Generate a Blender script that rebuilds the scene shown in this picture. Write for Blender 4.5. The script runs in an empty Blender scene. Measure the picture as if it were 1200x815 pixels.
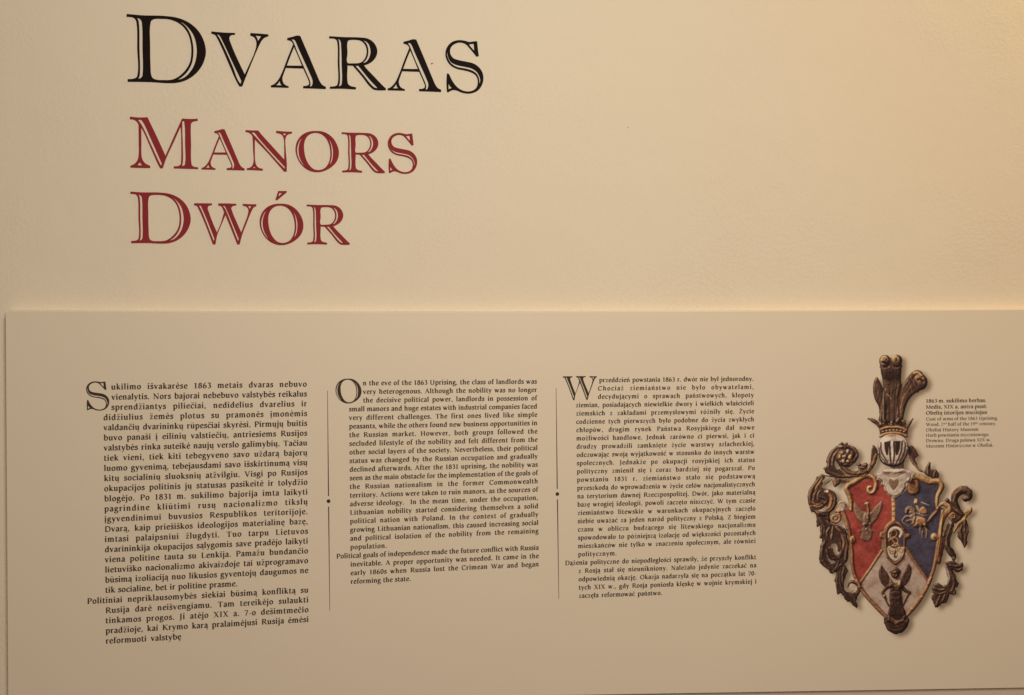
import bpy, bmesh, math
import numpy as np
from mathutils import Vector
R = math.radians
scene = bpy.context.scene
C = scene.collection

# ------------------------------------------------------------------ camera, world, lamps, exposure
cd = bpy.data.cameras.new('camera'); cam = bpy.data.objects.new('camera', cd); C.objects.link(cam)
cd.sensor_fit = 'HORIZONTAL'; cd.sensor_width = 36.0; cd.lens = 36.0*1167.0/1200.0
cd.clip_start = 0.05; cd.clip_end = 60
cam.location = (0, -1.6, 0)
_yaw, _pitch, _roll = R(6.84278), R(0.05867), R(-0.38007)
_f = Vector((math.sin(_yaw)*math.cos(_pitch), math.cos(_yaw)*math.cos(_pitch), math.sin(_pitch)))
_r = Vector((math.cos(_yaw), -math.sin(_yaw), 0)); _u = _r.cross(_f)
_r2 = math.cos(_roll)*_r+math.sin(_roll)*_u; _u2 = -math.sin(_roll)*_r+math.cos(_roll)*_u
from mathutils import Matrix
cam.rotation_euler = Matrix((_r2, _u2, -_f)).transposed().to_euler()
scene.camera = cam

world = bpy.data.worlds.new('World'); scene.world = world; world.use_nodes = True
bg = world.node_tree.nodes['Background']; bg.inputs[0].default_value = (1.0, .80, .58, 1); bg.inputs[1].default_value = 0.045

def lamp(name, loc, target, watts, size, col, spread=180, sy=None):
    l = bpy.data.lights.new(name, 'AREA'); l.energy = watts; l.color = col; l.size = size; l.spread = R(spread)
    if sy: l.shape = 'RECTANGLE'; l.size_y = sy
    o = bpy.data.objects.new(name, l); C.objects.link(o); o.location = loc
    o.rotation_euler = (Vector(target)-Vector(loc)).to_track_quat('-Z', 'Y').to_euler()
    return o
WARM = (1.0, .80, .56)
# a ceiling spot above the middle, a warmer spot raking in from the upper right, and the soft light of the room
lamp('ceiling_spot', (.2, -1.4, 1.0), (.1, 0, -.4), 6.8, .2, (.868, 1.0, .84))
lamp('side_spot', (2.0, -.35, 1.4), (1.0, 0, 0), 13.9, .08, (1.0, .62, .10))
lamp('room_light', (.5, -2.7, .7), (.3, 0, -.2), 44.5, .6, (1.0, .738, .562))
scene.view_settings.view_transform = 'Standard'; scene.view_settings.look = 'None'
scene.view_settings.exposure = 0.0; scene.view_settings.gamma = 1.0; scene.view_settings.use_curve_mapping = False

# ------------------------------------------------------------------ materials
def mat(name, col, rough=.6, spec=.3):
    m = bpy.data.materials.new(name); m.use_nodes = True; b = m.node_tree.nodes['Principled BSDF']
    b.inputs['Base Color'].default_value = (*col, 1); b.inputs['Roughness'].default_value = rough
    b.inputs['Specular IOR Level'].default_value = spec
    return m, m.node_tree, b
def noise(nt, scale, detail=4, rough=.5, vec=None):
    n = nt.nodes.new('ShaderNodeTexNoise'); n.inputs['Scale'].default_value = scale; n.inputs['Detail'].default_value = detail; n.inputs['Roughness'].default_value = rough
    if vec: nt.links.new(vec, n.inputs['Vector'])
    return n
def plaster():
    m, nt, b = mat('painted_plaster', (.76, .70, .60), .62, .25); L = nt.links
    tc = nt.nodes.new('ShaderNodeTexCoord'); v = tc.outputs['Object']
    # fine roller stipple that comes and goes in patches, over a slow waviness of the plaster
    patch = noise(nt, 3.2, 3, .6, v); mr = nt.nodes.new('ShaderNodeMapRange'); mr.inputs[1].default_value = .46; mr.inputs[2].default_value = .68
    L.new(patch.outputs['Fac'], mr.inputs[0])
    fine = noise(nt, 150, 5, .65, v); grain = noise(nt, 620, 2, .5, v); slow = noise(nt, 7, 3, .5, v)
    mul = nt.nodes.new('ShaderNodeMath'); mul.operation = 'MULTIPLY_ADD'; L.new(fine.outputs['Fac'], mul.inputs[0]); L.new(mr.outputs[0], mul.inputs[1])
    g2 = nt.nodes.new('ShaderNodeMath'); g2.operation = 'MULTIPLY'; g2.inputs[1].default_value = .22; L.new(grain.outputs['Fac'], g2.inputs[0]); L.new(g2.outputs[0], mul.inputs[2])
    b1 = nt.nodes.new('ShaderNodeBump'); b1.inputs['Strength'].default_value = .5; b1.inputs['Distance'].default_value = .0030; L.new(mul.outputs[0], b1.inputs['Height'])
    b2 = nt.nodes.new('ShaderNodeBump'); b2.inputs['Strength'].default_value = .5; b2.inputs['Distance'].default_value = .004; L.new(slow.outputs['Fac'], b2.inputs['Height']); L.new(b1.outputs[0], b2.inputs['Normal'])
    L.new(b2.outputs[0], b.inputs['Normal'])
    mix = nt.nodes.new('ShaderNodeMixRGB'); mix.inputs[1].default_value = (.75, .685, .585, 1); mix.inputs[2].default_value = (.785, .725, .62, 1)
    blot = noise(nt, 2.3, 6, .6, v); L.new(blot.outputs['Fac'], mix.inputs[0]); L.new(mix.outputs[0], b.inputs['Base Color'])
    return m
def panel_mat():
    m, nt, b = mat('matt_printed_board', (.745, .685, .585), .5, .3); L = nt.links
    v = nt.nodes.new('ShaderNodeTexCoord').outputs['Object']
    a = noise(nt, 3.1, 5, .6, v); mix = nt.nodes.new('ShaderNodeMixRGB'); mix.inputs[1].default_value = (.735, .670, .573, 1); mix.inputs[2].default_value = (.77, .71, .610, 1)
    L.new(a.outputs['Fac'], mix.inputs[0]); L.new(mix.outputs[0], b.inputs['Base Color'])
    g = noise(nt, 420, 3, .6, v); bp = nt.nodes.new('ShaderNodeBump'); bp.inputs['Strength'].default_value = .22; bp.inputs['Distance'].default_value = .0006; L.new(g.outputs['Fac'], bp.inputs['Height']); L.new(bp.outputs[0], b.inputs['Normal'])
    return m
def ink(name, col, rough=.55):
    m, nt, b = mat(name, col, rough, .08)
    v = nt.nodes.new('ShaderNodeTexCoord').outputs['Object']; a = noise(nt, 60, 3, .6, v)
    mix = nt.nodes.new('ShaderNodeMixRGB'); mix.inputs[1].default_value = (*[c*.88 for c in col], 1); mix.inputs[2].default_value = (*[min(1, c*1.12) for c in col], 1)
    nt.links.new(a.outputs['Fac'], mix.inputs[0]); nt.links.new(mix.outputs[0], b.inputs['Base Color'])
    return m
M_WALL, M_PANEL = plaster(), panel_mat()
M_BLACK = ink('black_vinyl', (.011, .007, .008), .7); M_RED = ink('dark_red_vinyl', (.262, .030, .040), .7)
M_TEXT = ink('black_printing_ink', (.056, .041, .031)); M_GREY = ink('grey_brown_printing_ink', (.075, .055, .040)); M_CAPTION = ink('faint_printing_ink', (.062, .045, .032)); M_SPECK = ink('grey_scuff', (.22, .18, .14))
def print_mat():
    m, nt, b = mat('colour_print', (.5, .5, .5), .5, .3)
    a = nt.nodes.new('ShaderNodeAttribute'); a.attribute_name = 'ink'; a.attribute_type = 'GEOMETRY'
    nt.links.new(a.outputs['Color'], b.inputs['Base Color']); return m
M_PRINT = print_mat()

# ------------------------------------------------------------------ objects
T = 0.022                                   # the panel's face stands this far off the wall
def link(name, me, m=None, parent=None, loc=None):
    o = bpy.data.objects.new(name, me); C.objects.link(o)
    if m is not None and me is not None: me.materials.append(m)
    if parent is not None: o.parent = parent
    if loc is not None: o.location = loc
    return o
def tag(o, label=None, cat=None, group=None, kind=None):
    for k, v in (('label', label), ('category', cat), ('group', group), ('kind', kind)):
        if v: o[k] = v
    return o
def mesh_of(name, vs, fs):
    me = bpy.data.meshes.new(name); me.from_pydata(vs, [], fs); me.update(); return me

# wall: one large painted sheet
wall = link('wall', mesh_of('wall', [(-3, 0, -1.6), (4, 0, -1.6), (4, 0, 1.9), (-3, 0, 1.9)], [(0, 1, 2, 3)]), M_WALL)
tag(wall, 'cream painted plaster wall behind the lettering and the panel', None, None, 'structure')

GLYPH = {
 'D': [[[0.02,104.59,1],[23.14,103.25],[56.09,103.37],[76.55,100.95],[95.47,92.6],[110.42,76.73],[118.04,51.62],[114.12,32.71],[103.71,16.9],[88.61,5.57],[74.37,0.97],[61.75,0.0],[35.05,0.95],[0.96,0.57,1],[0.98,3.81,1],[10.04,4.86],[14.43,7.56],[16.02,12.47],[15.64,52.7],[14.78,91.62],[13.4,96.76],[9.36,100.2],[0.0,101.19,1]],[[34.98,92.27],[36.57,96.39],[41.13,98.97],[51.35,99.64],[62.36,99.35],[73.37,96.12],[84.37,88.65],[92.21,76.99],[96.23,61.6],[96.77,46.92],[94.31,32.16],[87.91,20.56],[79.16,11.36],[71.25,6.27],[64.93,4.31],[53.91,3.7],[42.13,4.38],[37.44,7.02],[35.43,11.85],[34.56,24.01],[34.14,58.12]],[[13.73,100.02,1],[19.2,98.58],[22.15,94.78],[23.05,88.64],[23.46,52.93],[23.54,13.97],[22.73,9.08],[20.2,6.09],[15.66,4.19,1],[17.88,8.95],[18.53,13.03],[18.14,52.78],[17.44,91.7],[16.53,96.22]],[[75.27,97.16,1],[85.96,90.33],[94.11,78.19],[98.44,61.67],[99.15,46.99],[96.68,31.41],[90.27,18.99],[81.05,9.45],[72.02,4.17,1],[83.09,7.06],[93.1,15.48],[101.09,29.08],[105.01,47.16],[104.45,60.21],[100.43,75.12],[92.58,86.79],[83.62,94.34]]],
 'V': [[[0.02,84.15,1],[17.59,83.0],[35.47,82.9,1],[35.45,80.93,1],[30.08,80.11],[27.51,77.8],[26.72,74.1],[28.97,66.3],[40.31,39.07],[50.17,18.06,1],[58.23,35.62],[66.05,54.25],[68.69,64.86],[68.47,71.43],[66.19,76.62],[63.64,78.91],[59.53,80.1,1],[59.56,83.52,1],[72.66,83.01],[86.56,82.25,1],[86.54,80.14,1],[80.99,77.73],[77.11,74.06],[72.55,65.63],[64.73,47.64],[52.99,18.39],[45.96,0.08,1],[42.63,0.0,1],[40.09,3.61],[27.48,32.15],[14.91,61.95],[8.62,74.86],[5.84,79.36],[0.0,81.67,1]],[[7.38,80.59,1],[11.2,79.92],[13.98,76.34],[18.76,66.65],[32.62,36.23],[45.25,9.0,1],[44.19,3.06,1],[42.02,4.98],[31.31,30.95],[17.46,62.68],[10.54,76.23]],[[65.96,80.56,1],[76.5,79.83,1],[70.65,70.84,1],[69.02,76.71]]],
 'A': [[[25.62,78.16,1],[33.79,80.34],[40.41,82.47],[45.21,82.13,1],[46.99,77.96],[58.84,49.91],[70.71,21.2],[75.46,10.43],[79.06,5.68],[84.47,2.78,1],[84.46,0.0,1],[66.95,0.3],[49.85,0.49,1],[49.87,3.15,1],[54.92,3.64],[58.55,5.78],[59.29,8.82],[57.4,14.82],[50.05,31.54,1],[22.68,31.78,1],[19.64,23.5],[17.07,15.0],[17.51,10.19],[19.52,6.02],[22.5,3.69],[26.69,2.22,1],[26.67,0.53,1],[12.91,0.68],[0.0,0.73,1],[0.01,2.77,1],[3.96,4.44],[8.17,8.15],[12.39,13.68],[17.85,25.26],[26.38,47.8],[34.92,69.15,1],[33.14,72.36],[30.15,74.68],[25.6,75.75,1]],[[35.85,65.56,1],[42.0,51.25],[48.51,35.12,1],[36.49,34.8],[23.9,34.71,1],[29.39,49.69]],[[31.13,76.64,1],[35.57,77.01],[37.95,74.67],[42.1,65.14],[51.57,43.66],[61.07,22.16],[64.62,12.58],[64.34,7.13],[62.75,3.47],[59.13,2.17,1],[60.48,6.43],[59.79,11.25],[56.24,20.23],[50.31,33.96],[40.83,56.04],[36.11,68.58],[34.34,72.75]],[[13.58,11.9,1],[14.74,6.51],[18.31,3.46,1],[6.35,3.17,1],[10.55,7.01]]],
 'R': [[[0.02,82.76,1],[22.02,82.1],[46.99,82.2],[60.16,80.74],[69.36,74.62],[74.32,64.76],[73.87,56.07],[69.19,47.93],[61.23,41.71],[53.3,38.82,1],[57.22,33.6],[70.33,19.95],[79.53,10.17],[88.08,1.97,1],[87.41,0.08,1],[72.85,0.0],[68.89,0.97],[62.98,5.76],[51.86,20.13],[36.84,37.71,1],[27.77,38.26,1],[27.48,12.19],[28.76,7.57],[32.03,4.99],[40.95,2.95,1],[40.54,0.27,1],[21.5,1.0],[0.54,0.49,1],[0.82,3.02,1],[7.76,3.72],[11.7,5.81],[13.17,9.83],[13.23,41.05],[12.78,72.92],[11.5,77.53],[8.24,79.69],[0.0,80.23,1]],[[28.01,74.71],[29.6,77.68],[33.81,78.87],[41.7,79.11],[48.94,78.0],[54.18,74.16],[57.83,67.61],[58.71,60.3],[57.34,52.93],[54.01,46.84],[49.37,42.71],[44.09,41.24],[36.2,40.75],[28.97,40.82],[27.79,41.45],[27.77,57.41]],[[12.17,79.81,1],[15.44,78.98],[17.78,75.73],[18.65,67.78],[19.38,38.56],[19.46,10.66],[18.25,5.97],[12.99,3.05,1],[14.98,7.22],[15.53,10.56],[15.2,41.11],[14.88,72.98],[14.12,76.95]],[[49.6,78.69,1],[55.51,75.53],[59.43,68.99],[60.56,60.35],[59.19,52.32],[55.72,46.22],[50.02,41.4,1],[57.28,43.6],[61.94,49.73],[64.64,58.47],[64.03,67.12],[60.78,74.36],[55.53,77.93]],[[39.47,38.05,1],[45.39,37.94,1],[50.62,31.42],[62.39,17.07],[76.56,2.09,1],[70.23,3.27],[63.66,9.11],[53.19,22.17]]],
 'S': [[[50.44,83.84,1],[51.58,71.95],[52.97,60.43,1],[49.67,59.97,1],[44.6,66.27],[37.95,73.98],[32.51,79.29],[23.41,81.81],[16.11,80.01],[9.41,74.96],[6.7,68.21],[8.1,60.37],[12.91,55.05],[19.57,52.81],[34.14,50.18],[43.87,48.02],[52.37,42.77],[58.41,34.42],[60.18,24.73],[57.66,13.71],[50.9,5.03],[42.34,0.93],[33.81,0.0],[25.31,1.37],[18.04,4.23],[11.98,5.05],[7.73,3.74],[3.47,1.09,1],[2.02,2.02,1],[1.4,17.16],[2.21,30.75,1],[4.87,29.97,1],[9.05,20.99],[15.66,11.45],[22.9,5.56],[33.82,2.43],[43.58,4.24],[49.71,9.62],[51.96,18.43],[51.02,24.49],[48.01,29.89],[41.34,33.97],[31.62,36.75],[17.06,39.63],[7.39,45.19],[1.4,54.73],[0.0,63.17],[2.73,72.94],[10.05,81.04],[21.0,84.65],[31.93,83.76],[38.0,82.25],[45.56,83.45,1]],[[2.94,68.1,1],[3.85,59.64],[8.04,50.67],[15.89,46.03],[31.66,42.82],[41.38,40.65],[49.88,35.41],[54.7,27.02],[55.88,20.97],[53.38,12.39,1],[53.68,19.69],[52.5,25.75],[48.88,31.98],[41.6,36.65],[31.63,39.18],[17.07,41.82],[8.02,47.64],[3.22,55.99],[1.81,62.62]],[[36.77,79.41,1],[45.54,80.28,1],[46.68,67.55,1],[41.59,72.87]],[[3.82,18.19,1],[5.97,12.42],[10.54,7.44,1],[7.14,6.63],[4.1,4.5,1]]],
 'M': [[[0.02,78.73,1],[12.75,77.7],[25.9,78.37,1],[27.75,74.12],[40.13,47.07],[52.53,18.66,1],[60.19,36.37],[70.42,60.01],[78.1,77.38,1],[90.74,76.99],[101.13,77.6,1],[101.12,75.25,1],[95.79,74.22],[91.72,71.53],[90.66,64.32],[90.88,38.22],[91.09,9.5],[92.2,4.95],[95.35,2.78],[101.43,1.83,1],[101.42,0.0,1],[82.68,0.24],[65.27,0.5,1],[65.28,2.85,1],[72.6,3.74],[75.78,6.66],[76.44,11.88],[76.85,37.97],[76.0,64.03],[75.51,65.98,1],[65.27,42.32],[53.78,16.73],[48.14,0.37,1],[44.88,0.33,1],[42.39,4.84],[31.25,30.66],[18.28,60.29],[16.17,63.49,1],[16.27,39.48],[16.4,18.72],[17.99,12.25],[21.71,7.12],[29.2,3.08,1],[29.19,0.48,1],[14.79,0.52],[0.42,0.83,1],[0.43,2.9,1],[6.07,5.58],[10.47,10.84],[12.65,18.66],[13.02,39.42],[12.94,67.32,1],[10.22,71.81],[6.48,74.58],[0.0,75.75,1]],[[10.86,75.07,1],[16.49,74.79],[20.21,70.07],[30.1,48.18],[47.43,7.52,1],[45.9,2.94,1],[42.42,10.04],[30.04,37.78],[17.06,66.11]],[[77.83,73.85,1],[81.24,74.83,1],[82.44,64.16],[82.66,38.07],[82.48,8.72],[81.2,4.78],[77.02,3.55,1],[78.19,9.3],[78.37,38.0],[77.74,60.16]],[[14.22,9.6,1],[16.7,5.74],[19.56,3.58,1],[9.81,3.69,1]]],
 'N': [[[0.01,63.55,1],[9.55,63.04],[18.77,63.22,1],[23.02,57.89],[39.82,39.17],[59.13,17.56,1],[59.24,36.05],[58.22,53.36],[55.76,57.71],[52.37,59.6],[46.95,60.65,1],[46.97,63.19,1],[59.18,62.39],[70.74,62.27,1],[70.73,60.3,1],[64.82,58.69],[61.4,54.58],[60.72,36.08],[62.27,12.99],[62.19,0.05,1],[58.79,0.0,1],[49.8,10.49],[31.87,30.96],[13.41,50.22,1],[13.3,32.95],[14.29,12.24],[16.51,7.1],[19.87,4.5],[25.49,3.2,1],[25.14,1.12,1],[13.1,1.63],[1.53,1.92,1],[1.54,3.76,1],[5.82,4.63],[9.77,8.14],[11.71,13.35],[11.39,32.92],[10.62,54.2,1],[8.39,57.61],[5.6,59.86],[0.0,61.48,1]],[[7.85,60.71,1],[12.91,60.58],[18.49,53.77],[34.15,35.62],[59.97,7.18,1],[59.94,3.13,1],[52.07,11.1],[34.12,31.0],[17.34,50.3]],[[55.77,60.25,1],[63.13,60.16,1],[59.37,55.69,1]],[[12.58,7.61,1],[15.93,3.98,1],[9.75,4.35,1]]],
 'O': [[[31.46,64.33],[44.17,62.85],[55.81,55.52],[63.71,43.8],[66.72,31.44],[64.08,18.99],[56.04,9.16],[44.85,2.52],[34.23,0.0],[22.6,1.66],[11.03,9.01],[3.19,20.7],[0.0,34.08],[2.3,47.0],[9.22,56.8],[19.29,62.58]],[[32.51,62.09],[40.97,59.55],[47.3,53.75],[52.02,44.13],[53.96,32.85],[53.47,22.06],[50.22,12.3],[44.87,5.75],[36.37,2.61],[27.91,3.89],[21.07,9.7],[15.32,20.36],[12.76,33.22],[12.84,45.05],[16.6,54.79],[23.5,60.51]],[[13.97,57.97,1],[7.07,50.85],[3.0,41.65],[1.68,33.03],[3.72,22.32],[9.99,11.68],[18.92,4.08,1],[12.1,11.71],[6.88,21.3],[4.64,33.08],[5.97,43.85],[9.18,51.43]],[[42.03,60.11,1],[48.9,55.39],[53.62,45.78],[55.66,32.87],[55.17,22.08],[51.27,9.62,1],[56.09,16.71],[58.19,28.6],[58.02,36.15],[55.22,46.89],[49.44,55.94]]],
 'W': [[[0.01,63.16,1],[12.69,63.3],[26.41,63.18,1],[26.39,61.22,1],[21.56,60.12],[19.76,56.57],[21.5,50.05],[27.74,32.45],[34.01,17.45,1],[39.83,31.24],[45.43,50.29,1],[43.17,56.16],[41.28,59.41],[36.57,61.07,1],[36.59,63.29,1],[49.59,63.43],[63.39,62.92,1],[63.37,61.22,1],[58.51,60.25],[55.94,57.6],[57.18,51.06],[63.47,35.37],[71.04,17.71,1],[76.25,31.54],[81.73,47.35],[82.54,53.93],[80.9,57.86],[78.34,59.8],[73.87,61.07,1],[73.88,63.04,1],[84.13,62.62],[94.15,62.6,1],[94.13,60.62,1],[89.88,57.95],[85.98,50.68],[78.82,32.88],[72.31,15.75],[68.11,0.24,1],[65.17,0.22,1],[63.28,5.19],[55.74,24.82],[47.19,46.37,1],[40.46,30.59],[33.99,14.17],[31.36,0.02,1],[28.05,0.0,1],[26.3,4.96],[16.31,32.35],[6.3,55.78],[4.04,59.68],[0.0,60.94,1]],[[6.33,60.36,1],[9.5,60.39],[12.63,54.54],[20.14,36.31],[30.4,8.91,1],[29.47,3.02,1],[27.59,7.59],[16.34,37.58],[8.84,55.81]],[[42.56,60.34,1],[45.75,60.38],[49.53,53.6],[57.08,35.32],[67.4,9.16,1],[66.47,3.25,1],[64.58,7.83],[54.52,34.64],[45.72,56.18]],[[80.02,60.47,1],[87.33,60.55,1],[83.83,54.6,1],[82.18,58.53]]],
 'acute': [[[4.03,13.87,1],[16.68,14.02,1],[16.67,12.68,1],[1.71,0.0,1],[0.0,0.79,1]],[[5.33,11.6,1],[11.0,11.94,1],[3.44,4.05,1]]],
}

# ------------------------------------------------------------------ cut vinyl lettering on the wall (open capitals with an inline)
def curve_pts(pts, n=7):
    """smooth closed outline; points with a third value are corners"""
    m = len(pts); P = [np.array(p[:2], float) for p in pts]; K = [len(p) > 2 for p in pts]; out = []
    for i in range(m):
        j = (i+1) % m; p1, p2 = P[i], P[j]
        p0 = 2*p1-p2 if K[i] else P[i-1]
        p3 = 2*p2-p1 if K[j] else P[(i+2) % m]
        l = np.hypot(*(p2-p1))
        # tangents limited so that long and short neighbours do not overshoot
        def tan(a, b, c): 
            u, v = b-a, c-b; lu, lv = np.hypot(*u)+1e-9, np.hypot(*v)+1e-9; t = u/lu+v/lv; q = np.hypot(*t)
            return t/q*l if q > 1e-6 else v/lv*l
        t1, t2 = tan(p0, p1, p2), tan(p1, p2, p3)
        for k in range(n):
            t = k/n; h00 = 2*t**3-3*t*t+1; h10 = t**3-2*t*t+t; h01 = -2*t**3+3*t*t; h11 = t**3-t*t
            out.append(h00*p1+h10*t1+h01*p2+h11*t2)
    return out
def flat_letter(name, contours, scale, thick, m, parent, loc, g=.92):
    cu = bpy.data.curves.new(name, 'CURVE'); cu.dimensions = '2D'; cu.fill_mode = 'BOTH'; cu.extrude = thick/2
    for c in contours:
        q = curve_pts(c); s = cu.splines.new('POLY'); s.points.add(len(q)-1); s.use_cyclic_u = True
        for p, v in zip(s.points, q): p.co = (v[0]*scale*.001, v[1]*scale*.001, 0, 1)
    o = bpy.data.objects.new('outline', cu); C.objects.link(o)
    dg = bpy.context.evaluated_depsgraph_get(); me = bpy.data.meshes.new_from_object(o.evaluated_get(dg))
    bpy.data.objects.remove(o); bpy.data.curves.remove(cu)
    vs = [(v.co.x, -v.co.z, v.co.y) for v in me.vertices]; fs = [tuple(p.vertices) for p in me.polygons]; bpy.data.meshes.remove(me)
    for c in contours:                       # a thin lip of ink along every edge
        q = np.array(curve_pts(c))*scale*.001; d = np.roll(q, -1, 0)-np.roll(q, 1, 0); d /= np.hypot(d[:, 0], d[:, 1])[:, None]+1e-12
        nn = np.stack((-d[:, 1], d[:, 0]), 1)*g*.0005; k = len(vs); m_ = len(q); y = -thick/2-.00003
        vs += [(p[0], y, p[1]) for p in q+nn]+[(p[0], y, p[1]) for p in q-nn]
        fs += [(k+i, k+(i+1) % m_, k+m_+(i+1) % m_, k+m_+i) for i in range(m_)]
    me = mesh_of(name, vs, fs)
    return link(name, me, m, parent, loc)
def word(label, x0, z0, letters, m):
    t = link('wall_lettering', None, None, None, (x0*.001, 0, z0*.001)); tag(t, label, 'lettering', 'title words on the wall')
    for ch, x, z, s in letters:
        l = flat_letter('letter', GLYPH[ch], s, .0005, m, t, ((x-x0)*.001, -.0006, (z-z0)*.001))
        if ch == 'O' and m is M_RED and s == 1.0 and x < -200:
            flat_letter('accent', GLYPH['acute'], 1, .0005, m, l, ((-180.8-x)*.001, 0, (236.0-z)*.001))
word('large black open-faced capitals reading DVARAS along the top of the wall', -404.6, 413.5,
     [('D', -404.6, 416.4, 1), ('V', -277.4, 413.8, 1), ('A', -186.8, 413.1, 1), ('R', -96.0, 413.3, 1), ('A', -4.6, 412.8, 1), ('S', 87.8, 411.4, 1)], M_BLACK)
word('dark red open-faced capitals reading MANORS between the black word and the shortest word', -400.7, 283,
     [('M', -400.7, 283.5, 1), ('A', -293.4, 282.4, .766), ('N', -226.1, 281.4, 1), ('O', -149.4, 281.3, 1), ('R', -77.5, 281.3, .762), ('S', -5.0, 280.6, .76)], M_RED)
word('shortest dark red word, open-faced capitals reading DWÓR just above the panel', -400.6, 167,
     [('D', -400.6, 167.0, .758), ('W', -305.1, 166.1, 1), ('O', -205.4, 165.7, 1.0), ('R', -132.7, 166.8, .752)], M_RED)
def blot(x, y, z, r, parent, seed):
    rs = np.random.RandomState(seed); n = 10
    vs = [(r*rs.uniform(.6, 1.2)*math.cos(a), 0, r*.7*rs.uniform(.6, 1.2)*math.sin(a)) for a in np.linspace(0, 2*math.pi, n, endpoint=False)]
    o = link('speck', mesh_of('speck', vs, [tuple(range(n))]), M_SPECK, parent, (x*.001, y, z*.001))
for x, z, r, s in ((65.5, 457.7, .0019, 1), (67.3, 458.4, .0011, 5), (386.3, 361.9, .0011, 2)): blot(x, -.0004, z, r, wall, s)

# ------------------------------------------------------------------ the panel: board
panel = link('information_panel', None, None, None, (0, 0, -.59))
tag(panel, 'long cream exhibition panel with three columns of text and a printed coat of arms', 'panel')
PS = .99621e-3                               # metres per layout unit
def pl(x, z, d=0.0): return (x*PS, -T-d, z*PS+.59)       # millimetres on the panel's face -> the panel's own space
TOP = [(-579.99, 63.6), (-426.87, 62.3), (-171.27, 61.0), (190.47, 60.3), (543.81, 60.6), (840.19, 61.5), (1071.01, 62.8), (1600, 66)]
BOT = [(1600, -601.5), (1208.06, -589.2), (1066.04, -584.7), (835.45, -577.5), (400, -563.5), (-579.78, -532.4)]
loop = TOP+BOT; n = len(loop)
def inset(lp, d):
    out = []
    for i in range(len(lp)):
        a, b, c = (np.array(lp[(i+k) % len(lp)], float) for k in (-1, 0, 1))
        def nrm(u): u = u/np.hypot(*u); return np.array((u[1], -u[0]))
        n1, n2 = nrm(b-a), nrm(c-b); k = n1+n2; k = k/max(.3, (k@k)/2); out.append(tuple(b+k*d))
    return out
BEV = 2.5
def soft(lp, d):
    # the top edge is rounded over, the sides and the bottom are nearly square
    out = []
    for (xo, zo), (xi, zi) in zip(loop, inset(lp, d)):
        out.append((xo+(xi-xo)*.2, zo+(zi-zo)*(1 if zo > 0 else .2)))
    return out
rings = [(loop, T*1000-.05), (loop, BEV), (soft(loop, BEV*.3), BEV*.35), (soft(loop, BEV), 0)]
vs = []; fs = []
for lp, d in rings: vs += [pl(x, z, -d*.001) for x, z in lp]
for k in range(3):
    for i in range(n): j = (i+1) % n; fs.append((k*n+i, k*n+j, (k+1)*n+j, (k+1)*n+i))
fs.append(tuple(range(3*n, 4*n)))
bm = bmesh.new(); me = mesh_of('board', vs, fs); bm.from_mesh(me); bmesh.ops.recalc_face_normals(bm, faces=bm.faces); bm.to_mesh(me); bm.free()
board = link('board', me, M_PANEL, panel)
_n = board.data.polygons[-1].normal
if _n.y > 0: board.data.flip_normals()

# ------------------------------------------------------------------ a small roman type, drawn as pen strokes
XH, AS, CAP, DE = 67, 105, 100, -36
S_, H_ = 19.0, 11.0                           # heavy and light stroke of the pen
def _sp(pts, n=5):
    P = [np.array(p, float) for p in pts]
    if len(P) < 3: return P
    out = []
    for i in range(len(P)-1):
        p1, p2 = P[i], P[i+1]; p0 = P[i-1] if i else 2*p1-p2; p3 = P[i+2] if i+2 < len(P) else 2*p2-p1
        for k in range(n):
            t = k/n; out.append(.5*((2*p1)+(p2-p0)*t+(2*p0-5*p1+4*p2-p3)*t*t+(3*p1-p0-3*p2+p3)*t**3))
    return out+[P[-1]]
def pen(*pts, w=None, sm=True):
    """one stroke of a broad pen held at 22 degrees; w fixes its width"""
    P = _sp(pts) if sm else [np.array(p, float) for p in pts]; L = []; Rr = []
    for i, p in enumerate(P):
        d = (P[i+1]-p if i == 0 else p-P[i-1] if i == len(P)-1 else P[i+1]-P[i-1]); th = math.atan2(d[1], d[0]); l = np.hypot(*d)+1e-9
        ww = w if w else math.hypot(S_*math.sin(th-R(22)), H_*math.cos(th-R(22)))
        nn = np.array((-d[1], d[0]))/l*ww/2; L.append(p+nn); Rr.append(p-nn)
    return (L, Rr)
def stem(x, a, b, w=S_): return pen((x, a), (x, b), w=w, sm=False)
def ser(x, y, l=13, r=13, t=8): return pen((x-l, y), (x+r, y), w=t, sm=False)
def foot(x, l=12, r=12): return ser(x, 4, l, r)
def flag(x, y): return pen((x-14, y-11), (x+4, y-3), w=9, sm=False)
def dot(x, y, r=11): return pen((x-r*.9, y), (x-r*.4, y), (x+r*.4, y), (x+r*.9, y), w=r*1.9, sm=False)
def bowl(cx, cy, rx, ry, a0=90, a1=450):
    return pen(*[(cx+rx*math.cos(R(a0+(a1-a0)*k/14)), cy+ry*math.sin(R(a0+(a1-a0)*k/14))) for k in range(15)])
ACUTE = lambda x, y: [pen((x-5, y+7), (x+12, y+29), w=11, sm=False)]
CARON = lambda x, y: [pen((x-17, y+28), (x, y+9), w=10, sm=False), pen((x, y+9), (x+17, y+28), w=10, sm=False)]
OGON = lambda x, y=0: [pen((x+4, y+2), (x-6, y-12), (x-4, y-26), (x+11, y-26), w=8)]
G = {}
def g(ch, adv, *st): G[ch] = (adv, tall(st) if ch.islower() else list(st))
def tall(st):
    # a generous height for the small letters
    f = lambda y: y if y <= 0 else y*1.10 if y <= 67 else 75.5+(y-67)*.88
    return [tuple([np.array((q[0], f(q[1]))) for q in side] for side in s) for s in st]
def acc(ch, base, *marks): G[ch] = (G[base][0], G[base][1]+(tall([s for m in marks for s in m]) if ch.islower() else [s for m in marks for s in m]))
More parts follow.
